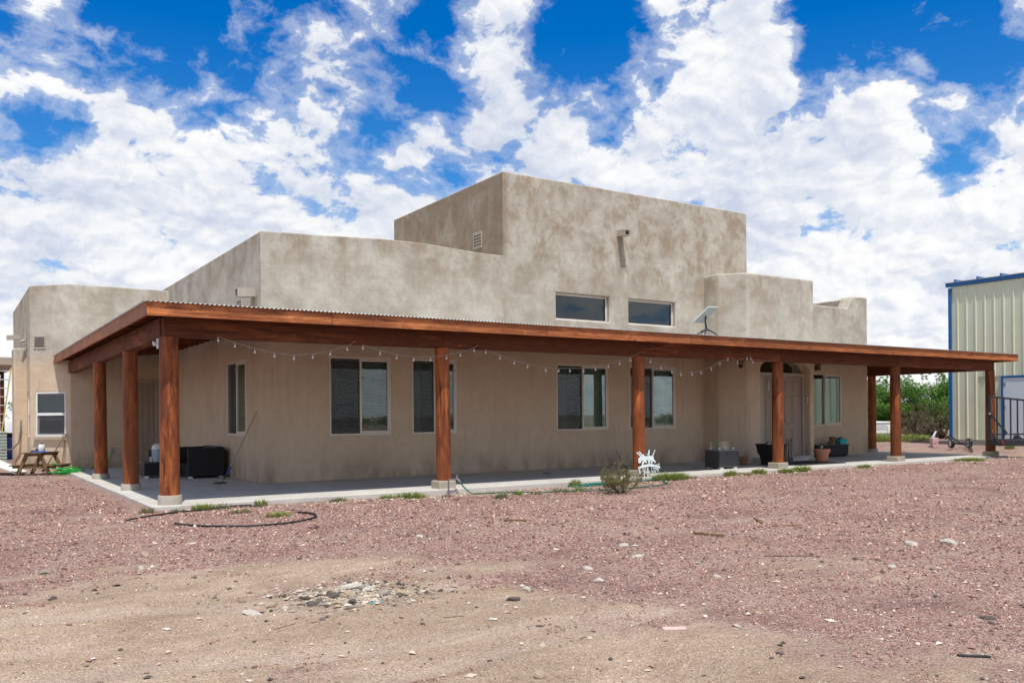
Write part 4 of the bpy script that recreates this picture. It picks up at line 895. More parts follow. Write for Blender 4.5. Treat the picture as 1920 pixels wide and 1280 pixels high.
TUFTS = [(2.74, 15.12, .12, .12, 90, GRASSD, 'pale weed left of the corner post pier'), (3.20, 14.98, .12, .09, 70, GRASSD, 'flat grey weed at the foot of the corner pier'), (3.62, 15.10, .19, .13, 170, GRASSM, 'green grass tuft just right of the corner pier'), (3.92, 15.05, .14, .12, 90, GRASSD, 'small grey weed right of the corner tuft'),
 (4.02, 14.30, .17, .08, 140, GRASSD, 'low weed above the black hose, nearer the corner'), (4.36, 13.42, .19, .09, 170, GRASSM, 'low green tuft inside the bend of the black hose'), (4.62, 15.2, .12, .13, 110, GRASSM, 'small tuft against the slab edge left of the first bay'), (6.0, 15.05, .16, .10, 120, GRASSD, 'grey weed below the first front window'), (7.02, 15.1, .16, .09, 120, GRASSM, 'small flat tuft left of the large tuft near the spigot post'),
 (7.43, 14.95, .28, .13, 320, GRASSM, 'large low green tuft left of the spigot post'), (8.1, 14.75, .12, .08, 90, DRYG, 'straw coloured tuft before the spigot post'), (8.78, 13.85, .16, .13, 130, GRASSD, 'bushy grey weed below the green hose'), (9.5, 14.35, .13, .10, 90, GRASSM, 'small weed beside the middle of the green hose'), (9.85, 14.22, .16, .08, 90, DRYG, 'dry tuft beside the green hose'), (10.35, 14.15, .2, .10, 120, GRASSD, 'grey weed on the green hose, left of the creosote bush'), (10.75, 14.0, .16, .11, 120, GRASSM, 'green weed near the creosote bush stem'),
 (11.45, 15.1, .15, .18, 130, GRASSM, 'spiky tuft in the left loop of the green hose'), (14.25, 15.08, .46, .20, 800, GRASSM, 'wide bright green grass clump below the white metal sign'), (14.85, 15.08, .25, .08, 200, DRYG, 'yellowing grass right of the bright clump'), (16.25, 15.05, .2, .15, 240, GRASSM, 'green tuft left of the dry grass by the fire table'), (17.28, 15.05, .22, .16, 300, GRASSM, 'green tuft right of the dry grass by the fire table'), (16.75, 15.05, .28, .08, 220, DRYG, 'dry yellow grass between two tufts by the fire table'),
 (18.35, 15.02, .3, .13, 360, GRASSM, 'green grass before the left side of the fourth post'), (18.95, 15.08, .28, .17, 360, GRASSM, 'taller green grass before the right side of the fourth post'), (21.3, 14.85, .22, .13, 200, GRASSM, 'lone weed in the gravel below the terracotta pot'), (26.9, 15.0, .55, .12, 700, GRASSM, 'long low grass strip before the last porch bay'),
 (33.3, 17.05, .22, .2, 260, GRASSM, 'tuft in front of the wheeled dolly')]
for i, t_ in enumerate(TUFTS): tuft(*t_, seed=100+i)
for i, (x, y, rd, hh, n_, m_, lab) in enumerate([(36.3, 24.6, 1.0, .42, 1100, GRASSM, 'wide green grass patch right of the last inner post'), (37.6, 23.6, .9, .36, 900, GRASSM, 'green grass patch beside the pink box'), (35.4, 26.2, .9, .4, 900, GRASSM, 'green grass patch in front of the white camper'), (36.9, 22.9, .5, .2, 300, DRYG, 'dry brown patch at the grass edge by the pink box')]):
    tuft(x, y, rd, hh, n_, m_, lab, 200+i, 'grass_patch', 'grass patches beyond the slab')
# creosote bush
bx, by = 11.05, 13.05; bz = float(gz(bx, by)); rg = np.random.default_rng(5)
cb = thing('creosote_bush', (bx, by, bz), 'thin twiggy creosote bush on the gravel in front of the sign', 'bush')
q = MB(); lq = MB()
for i in range(46):
    a = rg.random()*6.283; tilt = .25+.95*rg.random(); L = .24+.30*rg.random()
    p = Vector((bx+.06*math.cos(a), by+.06*math.sin(a), bz-.03)); pts = [p]; d = Vector((math.cos(a)*tilt, math.sin(a)*tilt, 1.0-.3*tilt)).normalized()
    for k in range(5):
        d = (d+Vector(rg.normal(size=3)*.13)+Vector((0, 0, .05))).normalized(); p = p+d*L/5; pts.append(p)
        if k > 1:
            for j in range(3):
                dd = (d+Vector(rg.normal(size=3)*.5)).normalized(); e = p+dd*(.06+.08*rg.random()); q.tube([p, e], [.0035, .0015], 4); leaves(lq, e, (.026, .026, .03), 14, .013, rg)
    q.tube(pts, [.007, .006, .005, .004, .003, .0015], 5); leaves(lq, pts[-1], (.024, .024, .035), 16, .013, rg)
q.build('stem', plain('creosote_twig', (.13, .10, .06), .9, var=.3), cb); lq.build('foliage', mat_leaf('creosote_leaf', (.17, .175, .05), (.25, .24, .075), (.33, .30, .12)), cb)
# far scrub all round, read as one mass
rg = np.random.default_rng(9); q = MB()
for i in range(900):
    a = rg.random()*6.283; d_ = 70+260*rg.random()**1.5; x, y = d_*math.cos(a), d_*math.sin(a)
    s_ = .7+1.3*rg.random(); z = float(gz(x, y)); leaves(q, (x, y, z+s_*.45), (s_*1.3, s_*1.3, s_*.6), 46, .28, rg)
q.build('desert_scrub', OLIVE, label='grey green desert scrub far out on the flat', kind='stuff')

# ------------------------------------------------------------------ things on the porch
WICK = mat_wicker('black_wicker', (.006, .006, .007), (.022, .022, .025)); WICKG = mat_wicker('charcoal_wicker', (.035, .033, .034), (.085, .082, .084))
sf = thing('wicker_loveseat', (5.35, 22.8, 0), 'black wicker loveseat with high box arms against the side wall', 'loveseat')
SFY0, SFY1, SFX0, SFX1 = 22.0, 23.65, 4.93, 5.80
for y0 in (SFY0, SFY1-.09): MB().box(SFX0, SFX1, y0, y0+.09, .05, .735).build('arm', WICK, sf, bevel=.012)
MB().box(SFX1-.16, SFX1-.002, SFY0+.092, SFY1-.092, .10, .76).build('backrest', WICK, sf, bevel=.02)
MB().box(SFX0+.02, SFX1-.165, SFY0+.092, SFY1-.092, .05, .33).build('seat_base', WICK, sf, bevel=.01)
MB().box(SFX0+.03, SFX0+.12, SFY0+.10, SFY0+.20, .332, .37).build('cushion_clip', WHITE, sf, bevel=.01)
for x in (SFX0+.06, SFX1-.08):
    for y in (SFY0+.05, SFY1-.05): MB().box(x-.05, x+.05, y-.03, y+.03, 0, .048).build('foot', STEEL, sf)
ot = thing('wicker_table', (4.45, 23.2, 0), 'low black wicker table in front of the loveseat', 'table')
MB().box(4.10, 4.84, 22.92, 23.62, .05, .37).build('base', WICK, ot, bevel=.01); MB().box(4.08, 4.86, 22.90, 23.64, .372, .40).build('tabletop', plain('dark_grey_glass', (.10, .10, .095), .25), ot, bevel=.006)
for x in (4.15, 4.79):
    for y in (22.97, 23.57): MB().box(x-.05, x+.05, y-.04, y+.04, 0, .048).build('foot', STEEL, ot)
bk = thing('cooler_bucket', (4.45, 23.15, .40), 'pale blue plastic bucket with a white cloth heaped on top', 'bucket')
BL = plain('pale_blue_plastic', (.33, .45, .56), .5, var=.08)
MB().lathe([(.105, .40), (.13, .62), (.14, .625), (.142, .68), (.135, .682), (.13, .69)], (4.45, 23.15, 0), 22).build('body', BL, bk, smooth='auto')
q = MB(); q.loft([[Vector((4.45+(r_*(1+.12*math.sin(3*t+zz*20)))*math.cos(t), 23.15+(r_*(1+.1*math.cos(2*t+zz*31)))*math.sin(t), zz)) for t in np.linspace(0, 6.283, 17)[:-1]] for r_, zz in ((.145, .69), (.15, .73), (.12, .79), (.07, .83), (.01, .845))]); q.build('cloth', WHITE, bk, smooth=True)
q = MB().tube([(4.31, 23.2, .68), (4.27, 23.18, .63), (4.27, 23.17, .57), (4.30, 23.18, .53)], .028); q.build('handle', BLACK, bk, smooth=True)
q = MB().box(4.29, 4.33, 23.22, 23.26, .40, .55); q.build('candle', WHITE, bk)

hoe = thing('garden_hoe', (5.12, 19.8, 0), 'long wooden handled hoe with blue socket leaning on the house corner', 'hoe')
hb, ht = Vector((5.25, 19.95, .06)), Vector((5.905, 19.62, 1.62)); hd = (ht-hb).normalized()
q = MB().cyl(hb+hd*.34, ht, .017, .015, 10); q.build('handle', plain('ash_handle', (.42, .31, .2), .7, var=.15), hoe, smooth='auto')
MB().cyl(hb+hd*.14, hb+hd*.35, .02, .024, 10).build('socket', plain('blue_paint', (.012, .05, .28), .4), hoe, smooth='auto')
q = MB().tube([hb+hd*.15, hb+hd*.05+Vector((.0, -.04, .02)), hb+Vector((-.06, -.08, .015))], .011); q.build('neck', IRON, hoe, smooth=True)
MB().obox(hb+Vector((-.13, -.12, -.035)), (.11, .03, 0), (-.025, .07, 0.0), (.01, .0, .012)).build('blade', IRON, hoe, bevel=.004, seg=1)

fp = thing('fire_table', (17.5, 16.65, 0), 'square charcoal wicker fire table with a glass wind guard', 'fire table')
a0, a1, b0, b1 = 17.15, 17.91, 16.28, 16.80
MB().box(a0, a1, b0, b1, .05, .485).build('body', WICKG, fp, bevel=.01)
MB().box(a0-.012, a1+.012, b0-.012, b1+.012, .487, .52).build('tabletop', plain('grey_stone_top', (.20, .195, .19), .5), fp, bevel=.006)
q = MB().box(17.42, 17.60, b0-.006, b0+.01, .375, .42); q.build('handle_slot', INTERIOR, fp)
for x in (a0+.02, a1-.02, ): MB().box(x-.014, x+.014, b0-.008, b0+.01, .06, .48).build('corner_strip', plain('charcoal_trim', (.07, .07, .072), .5), fp)
for x in (a0+.12, a1-.12):
    for y in (b0+.06, b1-.06): MB().box(x-.06, x+.06, y-.04, y+.04, 0, .048).build('foot', WHITE, fp)
for (x0, x1, y0, y1) in ((17.25, 17.80, 16.38, 16.388), (17.25, 17.80, 16.70, 16.708), (17.25, 17.258, 16.39, 16.698), (17.792, 17.80, 16.39, 16.698)): MB().box(x0, x1, y0, y1, .525, .73).build('glass_panel', CLEAR, fp)
for x, y in ((17.26, 16.385), (17.795, 16.385), (17.52, 16.385), (17.26, 16.7), (17.795, 16.7)): MB().lathe([(.028, .52), (.028, .55), (.012, .575), (.001, .576)], (x, y, 0), 8).build('glass_clip', WHITE, fp)

# white cut-metal yard sign: a donkey above hanging letters
SIGNM = plain('white_metal_paint', (.72, .80, .80), .4, var=.07, scale=14)
sgn = thing('yard_sign', (14.0, 15.42, 0), 'white cut metal donkey sign with hanging letters before the third post', 'sign')
SO = Vector((13.50, 15.40, 0.02)); su = Vector((1, -.05, 0)).normalized(); sn = Vector((.05, 1, 0)).normalized(); lean_ = .05
def sp(a, b): return SO+su*a*0.82+Z3*b*0.65+sn*(lean_*b)
def plate(name, pts, mat=SIGNM): return MB().extr([sp(a, b) for a, b in pts], sn*.012).build(name, mat, sgn, bevel=.003, seg=1)
body = [(.10, .58), (.085, .53), (.10, .485), (.15, .475), (.19, .51), (.205, .56), (.26, .585), (.33, .55), (.42, .575), (.50, .565), (.56, .57), (.62, .53), (.68, .47), (.72, .475), (.715, .53), (.665, .60), (.655, .68), (.63, .735), (.50, .73), (.40, .72), (.30, .735), (.24, .745), (.19, .70), (.12, .665), (.095, .63)]
plate('donkey_body', body)
for pts in ([(.18, .70), (.04, .855), (.055, .885), (.10, .85), (.21, .735)], [(.225, .735), (.115, .885), (.15, .90), (.20, .85), (.27, .735)], [(.26, .73), (.268, .80), (.30, .80), (.31, .73)]): plate('ear', pts)
plate('tail', [(.60, .72), (.655, .74), (.73, .93), (.715, .95), (.69, .88), (.64, .78)]); plate('feather', [(.475, .73), (.46, .83), (.485, .93), (.53, .945), (.515, .85), (.50, .73)]); plate('feather', [(.40, .805), (.41, .82), (.475, .755), (.46, .735)])
for pts in ([(.26, .58), (.20, .41), (.245, .40), (.34, .56)], [(.30, .56), (.33, .49), (.40, .47), (.41, .49), (.37, .56)], [(.44, .57), (.46, .41), (.50, .41), (.505, .57)], [(.53, .57), (.555, .41), (.595, .42), (.60, .56)]): plate('leg', pts)
arc_o = [(.075+.80*t, .30+.13*math.sin(math.pi*(.10+.82*t))) for t in np.linspace(0, 1, 13)]; arc_i = [(a, b-.085) for a, b in arc_o[::-1]]
plate('letter_bar', arc_o+arc_i)
def text_mesh(txt, size, name, mat, parent, place, ext=.006):
    cu = bpy.data.curves.new('text', 'FONT'); cu.body = txt; cu.size = size; cu.extrude = ext; cu.align_x = 'CENTER'; cu.resolution_u = 3
    to = bpy.data.objects.new('text', cu); C.objects.link(to); bpy.context.view_layer.update()
    mm = bpy.data.meshes.new_from_object(to.evaluated_get(bpy.context.evaluated_depsgraph_get())); bpy.data.objects.remove(to)
    off = wloc(parent)
    for v in mm.vertices: v.co = place(v.co.x, v.co.y, v.co.z)-off
    mm.name = name; o = bpy.data.objects.new(name, mm); C.objects.link(o); o.parent = parent; mm.materials.append(mat); return o
for ch, a, b in (('A', .255, .13), ('L', .345, .12), ('L', .435, .115), ('L', .575, .125), ('E', .655, .13), ('A', .735, .135), ('F', .815, .15)):
    text_mesh(ch, .27, 'letter', SIGNM, sgn, lambda x, y, z, a=a, b=b: sp(a, b)+su*x*.48+Z3*y+sn*(.006+z))
plate('letter', [(.075, .32), (.11, .12), (.14, .04), (.165, .04), (.14, .16), (.175, .17), (.175, .20), (.135, .20), (.12, .29), (.20, .345), (.19, .375), (.11, .36)])
for a in (.27, .40): MB().bar(sp(a, -.03), sp(a, .30), .02, .012, sn).build('stake', SIGNM, sgn)
# black cord on the slab
def cord(name, pts, r, mat, label, cat, group=None):
    P = [Vector(p) for p in pts]; out = []
    for i in range(len(P)-1):
        p0, p1, p2, p3 = P[max(i-1, 0)], P[i], P[i+1], P[min(i+2, len(P)-1)]
        for k in range(6):
            t = k/6; out.append(.5*((2*p1)+(p2-p0)*t+(2*p0-5*p1+4*p2-p3)*t*t+(3*p1-p0-3*p2+p3)*t**3))
    out.append(P[-1]); c0 = out[0]
    o = MB().tube(out, r, 7).build(name, mat, loc=tuple(c0), smooth=True); return tag(o, label, cat, group)
cord('power_cord', [(16.2, 19.37, .42), (16.15, 19.1, .2), (15.9, 18.6, .02), (15.4, 17.6, .008), (15.5, 16.8, .008), (16.2, 16.3, .008), (17.0, 16.4, .008)], .008, BLACK, 'black power cord trailing across the slab behind the sign', 'cord')
cord('wall_wire', [(18.9, 19.38, 3.0), (18.92, 19.385, 2.4), (18.96, 19.385, 1.6), (18.97, 19.385, .75)], .004, WHITE, 'thin pale wire hanging down the wall right of the last front window', 'wire')
MB().box(12.6, 12.8, 17.85, 17.93, 0, .018).build('dropped_bracket', IRON, bevel=.004, seg=1, label='small dark metal piece lying on the shaded slab', category='scrap')

# entry clutter
tb = thing('black_tub', (19.35, 16.75, 0), 'black plastic tub heaped with bits, half behind the fourth post', 'tub')
q = MB(); q.loft([[Vector((19.62+a*sx+ox, 16.75+b*sy, z)) for a, b in ((-1, -1), (1, -1), (1, 1), (-1, 1))] for sx, sy, z, ox in ((.18, .24, .0, .16), (.20, .28, .26, .15), (.23, .32, .36, .13), (.25, .34, .58, .11), (.27, .36, .585, .11), (.27, .36, .61, .11), (.22, .31, .61, .11))]); q.build('body', BLACK, tb, bevel=.02)
MB().tube([(19.53, 16.40, .56), (19.56, 16.40, .46), (19.60, 16.41, .40), (19.85, 16.42, .40)], .008).build('strap', PINK, tb, smooth=True)
rg = np.random.default_rng(3)
for i in range(7):
    p = Vector((19.56+.32*rg.random(), 16.5+.4*rg.random(), .63+.02*rg.random())); d_ = Vector((rg.normal()*.11, rg.normal()*.08, .02+.02*rg.random())); MB().bar(p-d_, p+d_, .045, .03).build('scrap_stick', plain('scrap_wood', (.30, .26, .21), .9), tb)
TERRA = plain('terracotta', (.52, .215, .125), .8, var=.1, scale=14, bump=.15); TERRAD = plain('dark_terracotta', (.24, .105, .06), .85, var=.15)
ps = thing('stacked_planter', (19.02, 17.2, 0), 'dull brown ridged planter standing left of the black tub', 'planter')
MB().lathe([(.13, 0), (.15, .06), (.16, .065), (.165, .11), (.155, .115), (.175, .17), (.18, .175), (.185, .25), (.165, .25), (.15, .22)], (19.02, 17.2, 0), 22).build('pot', TERRAD, ps, smooth='auto')
ts = thing('fireplace_tools', (19.95, 16.25, 0), 'black iron fireplace tool stand on the door mat', 'tool stand')
tx, ty = 20.0, 16.35
q = MB().lathe([(.13, 0), (.13, .015), (.03, .03), (.012, .05)], (tx, ty, 0), 16).cyl((tx, ty, .03), (tx, ty, .70), .012, n=8).bar((tx-.10, ty, .58), (tx+.12, ty, .58), .014, .014); q.build('stand', IRON, ts, smooth='auto')
for dx_, h0, nm in ((-.10, .08, 'poker'), (.11, .10, 'shovel'), (.05, .09, 'brush')):
    q = MB().cyl((tx+dx_, ty-.02, h0+.05), (tx+dx_, ty-.02, .66), .007, n=6); q.lathe([(.003, .64), (.013, .66), (.010, .70), (.016, .73), (.004, .76)], (tx+dx_, ty-.02, 0), 8)
    if nm == 'brush': q.cyl((tx+dx_, ty-.02, h0), (tx+dx_, ty-.02, h0+.15), .035, .02, 10)
    if nm == 'shovel': q.obox((tx+dx_, ty-.02, h0+.05), (.05, 0, 0), (0, .008, 0), (0, 0, .07))
    q.build(nm, IRON, ts, smooth='auto')
bsk = thing('wicker_basket', (20.9, 17.15, 0), 'round straw basket on the mat beside the fireplace tools', 'basket')
STRAW = mat_wicker('straw_weave', (.24, .17, .07), (.47, .37, .19))
for k in range(6):
    z0 = .02+.042*k; r_ = .13+.022*k
    MB().lathe([(r_-.012, z0), (r_+.012, z0+.012), (r_+.016, z0+.032), (r_, z0+.044)], (20.55, 16.95, 0), 24).build('coil', STRAW, bsk, smooth=True)
q = MB().lathe([(.001, .02), (.13, .02)], (20.55, 16.95, 0), 24); q.lathe([(.001, .20), (.22, .20)], (20.55, 16.95, 0), 18); q.build('bottom', BLACK, bsk)
q = MB().tube([(20.55+.25*math.cos(t), 16.95+.25*math.sin(t), .275) for t in np.linspace(0, 6.283, 25)], .014, 6); q.build('rim', STRAW, bsk, smooth=True)
bsk.location = (20.55, 16.95, 0)
for ch in bsk.children: ch.data.transform(Matrix.Translation((.35, .20, 0)))
mat_ = MB().box(20.05, 22.15, 16.02, 17.45, .002, .016).build('door_mat', plain('black_rubber', (.017, .017, .018), .9, bump=.4), bevel=.004, seg=1, loc=(21.1, 16.75, 0), label='large black rubber door mat before the double door', category='door mat')
pt = thing('terracotta_pot', (21.95, 16.72, 0), 'large orange terracotta pot on a saucer at the mat edge', 'pot')
pc = (21.95, 16.72, 0)
MB().lathe([(.165, .045), (.205, .30), (.235, .302), (.245, .40), (.222, .40), (.205, .31), (.19, .34), (.001, .34)], pc, 30).build('pot', TERRA, pt, smooth='auto')
MB().lathe([(.16, .004), (.20, .04), (.205, .058), (.19, .058), (.17, .03)], pc, 30).build('saucer', TERRA, pt, smooth='auto')
sl_ = thing('solar_light', (21.95, 16.75, .34), 'small black solar light stuck in the large terracotta pot', 'solar light')
q = MB().cyl((21.95, 16.72, .34), (21.95, 16.72, .42), .008, n=6).lathe([(.04, .50), (.045, .51), (.04, .525), (.001, .53)], pc, 12); q.build('cap', BLACK, sl_); MB().lathe([(.018, .42), (.03, .50)], pc, 12).build('lens', WHITE, sl_, smooth=True)
bn = thing('black_bench', (25.0, 18.8, 0), 'low black storage bench under the window right of the door', 'bench')
MB().box(24.22, 25.86, 18.62, 19.10, .04, .37).build('body', WICK, bn, bevel=.01); MB().box(24.19, 25.89, 18.59, 19.13, .372, .41).build('bench_top', plain('charcoal_top', (.05, .05, .05), .5), bn, bevel=.008)
for x in (24.32, 25.76): MB().box(x-.04, x+.04, 18.66, 19.06, 0, .038).build('foot', IRON, bn)
sp_ = thing('small_pot', (25.32, 18.85, .41), 'small brown clay pot on its tray on the black bench', 'pot'); pc2 = (25.32, 18.85, .41)
MB().lathe([(.075, .03), (.105, .20), (.125, .20), (.13, .255), (.115, .255), (.10, .20), (.001, .20)], pc2, 22).build('pot', TERRAD, sp_, smooth='auto'); MB().lathe([(.10, .002), (.11, .025), (.09, .025)], pc2, 22).build('tray', PIERC, sp_, smooth='auto')
for i, (x, lab) in enumerate(((25.08, 'small dark bottle left of the clay pot'), (25.49, 'small dark bottle between clay pot and turquoise box'))):
    o = MB().lathe([(.03, 0), (.033, .08), (.012, .10), (.012, .13), (.001, .131)], (x, 18.82, .411), 12).build('bottle', plain('dark_bottle', (.03, .035, .028), .3), smooth='auto', loc=(x, 18.82, .411)); tag(o, lab, 'bottle', 'bottles on the bench')
tq = thing('turquoise_box', (25.7, 18.82, .41), 'turquoise plastic basket with purple things on the bench end', 'box')
TQ = plain('turquoise_plastic', (.01, .40, .44), .45, var=.08)
q = MB().box(25.53, 25.87, 18.68, 18.69, .415, .60).box(25.53, 25.87, 18.95, 18.96, .415, .60).box(25.53, 25.54, 18.69, 18.95, .415, .60).box(25.86, 25.87, 18.69, 18.95, .415, .60).box(25.54, 25.86, 18.69, 18.95, .415, .425); q.build('bin', TQ, tq)
MB().box(25.64, 25.76, 18.672, 18.679, .53, .55).build('hand_slot', INTERIOR, tq)
for i in range(4): MB().obox((25.62+.05*i, 18.80+.02*i, .61+.012*(i % 2)), (.09, .03, .012), (-.02, .05, 0), (0, -.004, .016)).build('purple_cloth', plain('purple_cloth', (.10, .02, .16), .8), tq, bevel=.008)

# flat satellite dish standing on the porch roof
sd_ = thing('satellite_dish', (16.35, 15.95, 3.445), 'flat white satellite dish on a dark four legged stand on the porch roof', 'satellite dish')
DG = plain('dish_grey', (.42, .46, .42), .5, var=.04); DK = plain('dish_stand', (.03, .034, .05), .5, var=.15)
dc = Vector((16.30, 15.9, 4.00)); e1 = Vector((.205, .02, .01)); e2 = Vector((.135, -.15, .195)); en = e1.cross(e2).normalized()
MB().obox(dc, e1, e2, en*.016).build('dish_panel', DG, sd_, bevel=.012); MB().obox(dc+en*.019*(1 if en.y > 0 else -1), e1*.985, e2*.985, en*.003).build('dish_face', WHITE, sd_)
ft = Vector((16.36, 15.93, 3.62)); q = MB().tube([dc+Vector((.0, -.01, -.03)), dc+Vector((.005, .02, -.16)), ft], [.022, .022, .028], 8); q.build('mast', DK, sd_, smooth='auto')
for ex, ey in ((-.36, -.12), (.38, -.10), (-.14, .26), (.16, .25)):
    g_ = Vector((16.36+ex, 15.93+ey, EZ+S1*(15.93+ey-EY)+.012)); MB().tube([ft+Vector((0, 0, .02)), ft+(g_-ft)*.45+Vector((0, 0, .035)), g_], [.024, .018, .012], 7).build('leg', DK, sd_, smooth='auto')
MB().tube([ft, Vector((16.1, 16.1, 3.50)), Vector((15.7, 16.2, 3.485)), Vector((15.3, 16.6, 3.51)), Vector((14.9, 17.5, 3.58))], .009, 6).build('cable', DK, sd_, smooth=True)

# flood light on the corner post
fl = thing('flood_light', (3.08, 15.76, 2.72), 'small white flood light fixed to the side of the corner post', 'flood light')
MB().box(3.035, 3.06, 15.70, 15.80, 2.66, 2.83).build('plate', WHITE, fl, bevel=.005); q = MB(); q.loft([q.ring((3.035-d_, 15.75, 2.74-.03*d_), (-1, 0, -.2), r_, 14) for d_, r_ in ((0, .02), (.015, .022), (.025, .038), (.06, .045), (.062, .038))]); q.build('lamp_head', WHITE, fl, smooth='auto')

# string lights under the beam
sl1 = thing('string_lights', (3.9, 15.47, 2.84), 'pale festoon string lights draped in swags under the front beam', 'string lights')
CORD = plain('pale_cord', (.50, .45, .40), .6); BULB = plain('milky_bulb', (.72, .72, .72), .15, var=.03)
SWAGS = [[(3.991, 2.823), (4.265, 2.731), (4.616, 2.64), (4.967, 2.575), (5.331, 2.547), (5.685, 2.578), (6.034, 2.648), (6.372, 2.75), (6.551, 2.857)], [(6.681, 2.781), (7.034, 2.691), (7.389, 2.619), (7.754, 2.588), (8.134, 2.599), (8.494, 2.641), (8.827, 2.711), (9.158, 2.821), (9.254, 2.874)], [(9.435, 2.791), (9.788, 2.68), (10.129, 2.588), (10.478, 2.517), (10.947, 2.447), (11.306, 2.443), (11.621, 2.45), (12.003, 2.458), (12.341, 2.502), (12.711, 2.571), (13.046, 2.647), (13.368, 2.736), (13.723, 2.884)], [(13.982, 2.716), (14.338, 2.572), (14.68, 2.484), (14.987, 2.432), (15.363, 2.446), (15.673, 2.485), (16.007, 2.585), (16.325, 2.729), (16.617, 2.842), (16.966, 2.77), (17.323, 2.876), (17.443, 2.879), (17.522, 2.812), (18.259, 2.79)]]
sock_me = None
for si, row in enumerate(SWAGS):
    pts = [Vector((x, 15.45, z+.055)) for x, z in row]
    prev_end = pts[-1]
    MB().tube(pts, .0035, 5).build('cord', CORD, sl1, smooth=True)
    for x, z in row[:-1]:
        if sock_me is None:
            ba = MB().lathe([(.001, -.034), (.013, -.030), (.019, -.014), (.016, .006), (.010, .018)], (0, 0, 0), 10).build('bulb', BULB, sl1, smooth=True, local=True)
            sa = MB().lathe([(.009, .016), (.010, .026), (.009, .05), (.003, .056)], (0, 0, 0), 8).build('socket', CORD, ba, smooth=True, local=True); sock_me = sa; b = ba
        else:
            b = share(ba, 'bulb', sl1); s_ = share(sock_me, 'socket', b)
        b.location = Vector((x+random.uniform(-.01, .01), 15.45, z))-wloc(sl1); b.rotation_euler = (random.uniform(-.15, .15), random.uniform(-.15, .15), 0)

# spigot standpipe and garden hoses
sg_ = thing('spigot', (8.40, 15.22, -.06), 'galvanised standpipe with brass hose tap at the second post', 'spigot')
q = MB().cyl((8.40, 15.23, -.12), (8.40, 15.23, .20), .016, n=8).cyl((8.40, 15.23, .20), (8.60, 15.24, .20), .014, n=8); q.build('pipe', plain('old_pipe', (.22, .21, .20), .5, .6), sg_, smooth='auto')
q = MB().cyl((8.60, 15.24, .22), (8.66, 15.22, .15), .022, .018, 8).cyl((8.60, 15.24, .2), (8.60, 15.24, .27), .008, n=6).bar((8.57, 15.24, .27), (8.63, 15.24, .27), .02, .012); q.build('tap', STEEL, sg_, smooth='auto')
HOSEG = plain('dark_green_hose', (.008, .125, .085), .35, var=.15); HOSEB = plain('black_hose', (.012, .012, .013), .5); HOSEL = plain('bright_green_hose', (.012, .36, .045), .35, var=.1)
def G(x, y, h=.024): return (x, y, float(gz(x, y))+h)
cord('garden_hose', [(8.66, 15.215, .14), (8.72, 15.17, .04), G(8.84, 15.05), G(9.05, 14.9), G(9.5, 14.75), G(9.95, 14.35), G(10.5, 14.05), G(11.1, 13.75), G(11.9, 13.62), G(12.7, 13.75), G(13.4, 14.25), G(13.6, 14.62), G(14.05, 14.98), G(13.3, 15.12), G(12.6, 15.02), G(11.7, 15.13), G(11.2, 15.0), G(11.45, 14.78, .02), G(12.2, 14.9), G(12.45, 15.05, .03), G(12.0, 15.17, .03), G(11.5, 15.0, .03), G(12.1, 14.8), G(13.0, 14.98, .03), G(14.2, 15.08, .03)], .0145, HOSEG, 'dark green garden hose looped on the gravel from the standpipe to the sign', 'hose')
cord('black_hose', [G(2.83, 13.48), G(2.90, 13.12), G(3.18, 12.62), G(3.62, 12.38), G(4.16, 12.40), G(4.62, 12.66), G(4.82, 13.0), G(4.86, 13.38), G(4.72, 13.62)], .015, HOSEB, 'thick black hose curved like a hook on the pink gravel', 'hose')
cord('drip_line', [G(2.28, 14.2), G(2.75, 14.62), G(3.2, 14.85), G(3.6, 15.0), G(4.1, 15.12), G(4.45, 15.16)], .013, HOSEB, 'thin black drip line passing in front of the corner pier', 'hose')
cord('dark_pipe', [G(4.2, 15.08, .012), G(4.45, 15.04, .012), G(4.6, 15.0, .012)], .011, IRON, 'short dark pipe at the end of the drip line', 'pipe')
hc = thing('hose_coil', (2.85, 27.05, float(gz(2.85, 27.05))), 'bright green garden hose heaped in a coil by the picnic table', 'hose')
rg = np.random.default_rng(12); pts = []
for i in range(220):
    t = i*.30; k = i/220; ra = .26+.10*math.sin(t*.37)+.05*math.sin(t*1.13+1); pts.append((2.85+ra*1.15*math.cos(t)+.06*math.sin(t*.21), 27.05+ra*.9*math.sin(t), float(gz(2.85, 27.05))+.02+.22*k*(1-.55*abs(math.sin(t*.41)))))
MB().tube(pts, .014, 6).build('coil', HOSEL, hc, smooth=True)
P_ = [(2.6, 27.0, .22), (2.52, 26.98, .30), (2.45, 26.95, .33)]; MB().tube([Vector(p)-Vector((0, 0, .05)) for p in P_], .02, 6).build('hose_end', HOSEL, hc, smooth=True)
cord('green_hose', [G(3.1, 27.2, .03), G(3.4, 27.9, .03), (3.6, 28.3, .02), (3.72, 28.55, .14), (3.85, 28.7, .22), (3.98, 28.6, .15), (3.9, 28.4, .02), (3.7, 28.2, .02), (3.62, 28.5, .02), (4.0, 28.75, .03), (4.15, 28.9, .2), (4.26, 28.95, .48)], .012, HOSEL, 'bright green hose running from the coil up to the wall outlet', 'hose')

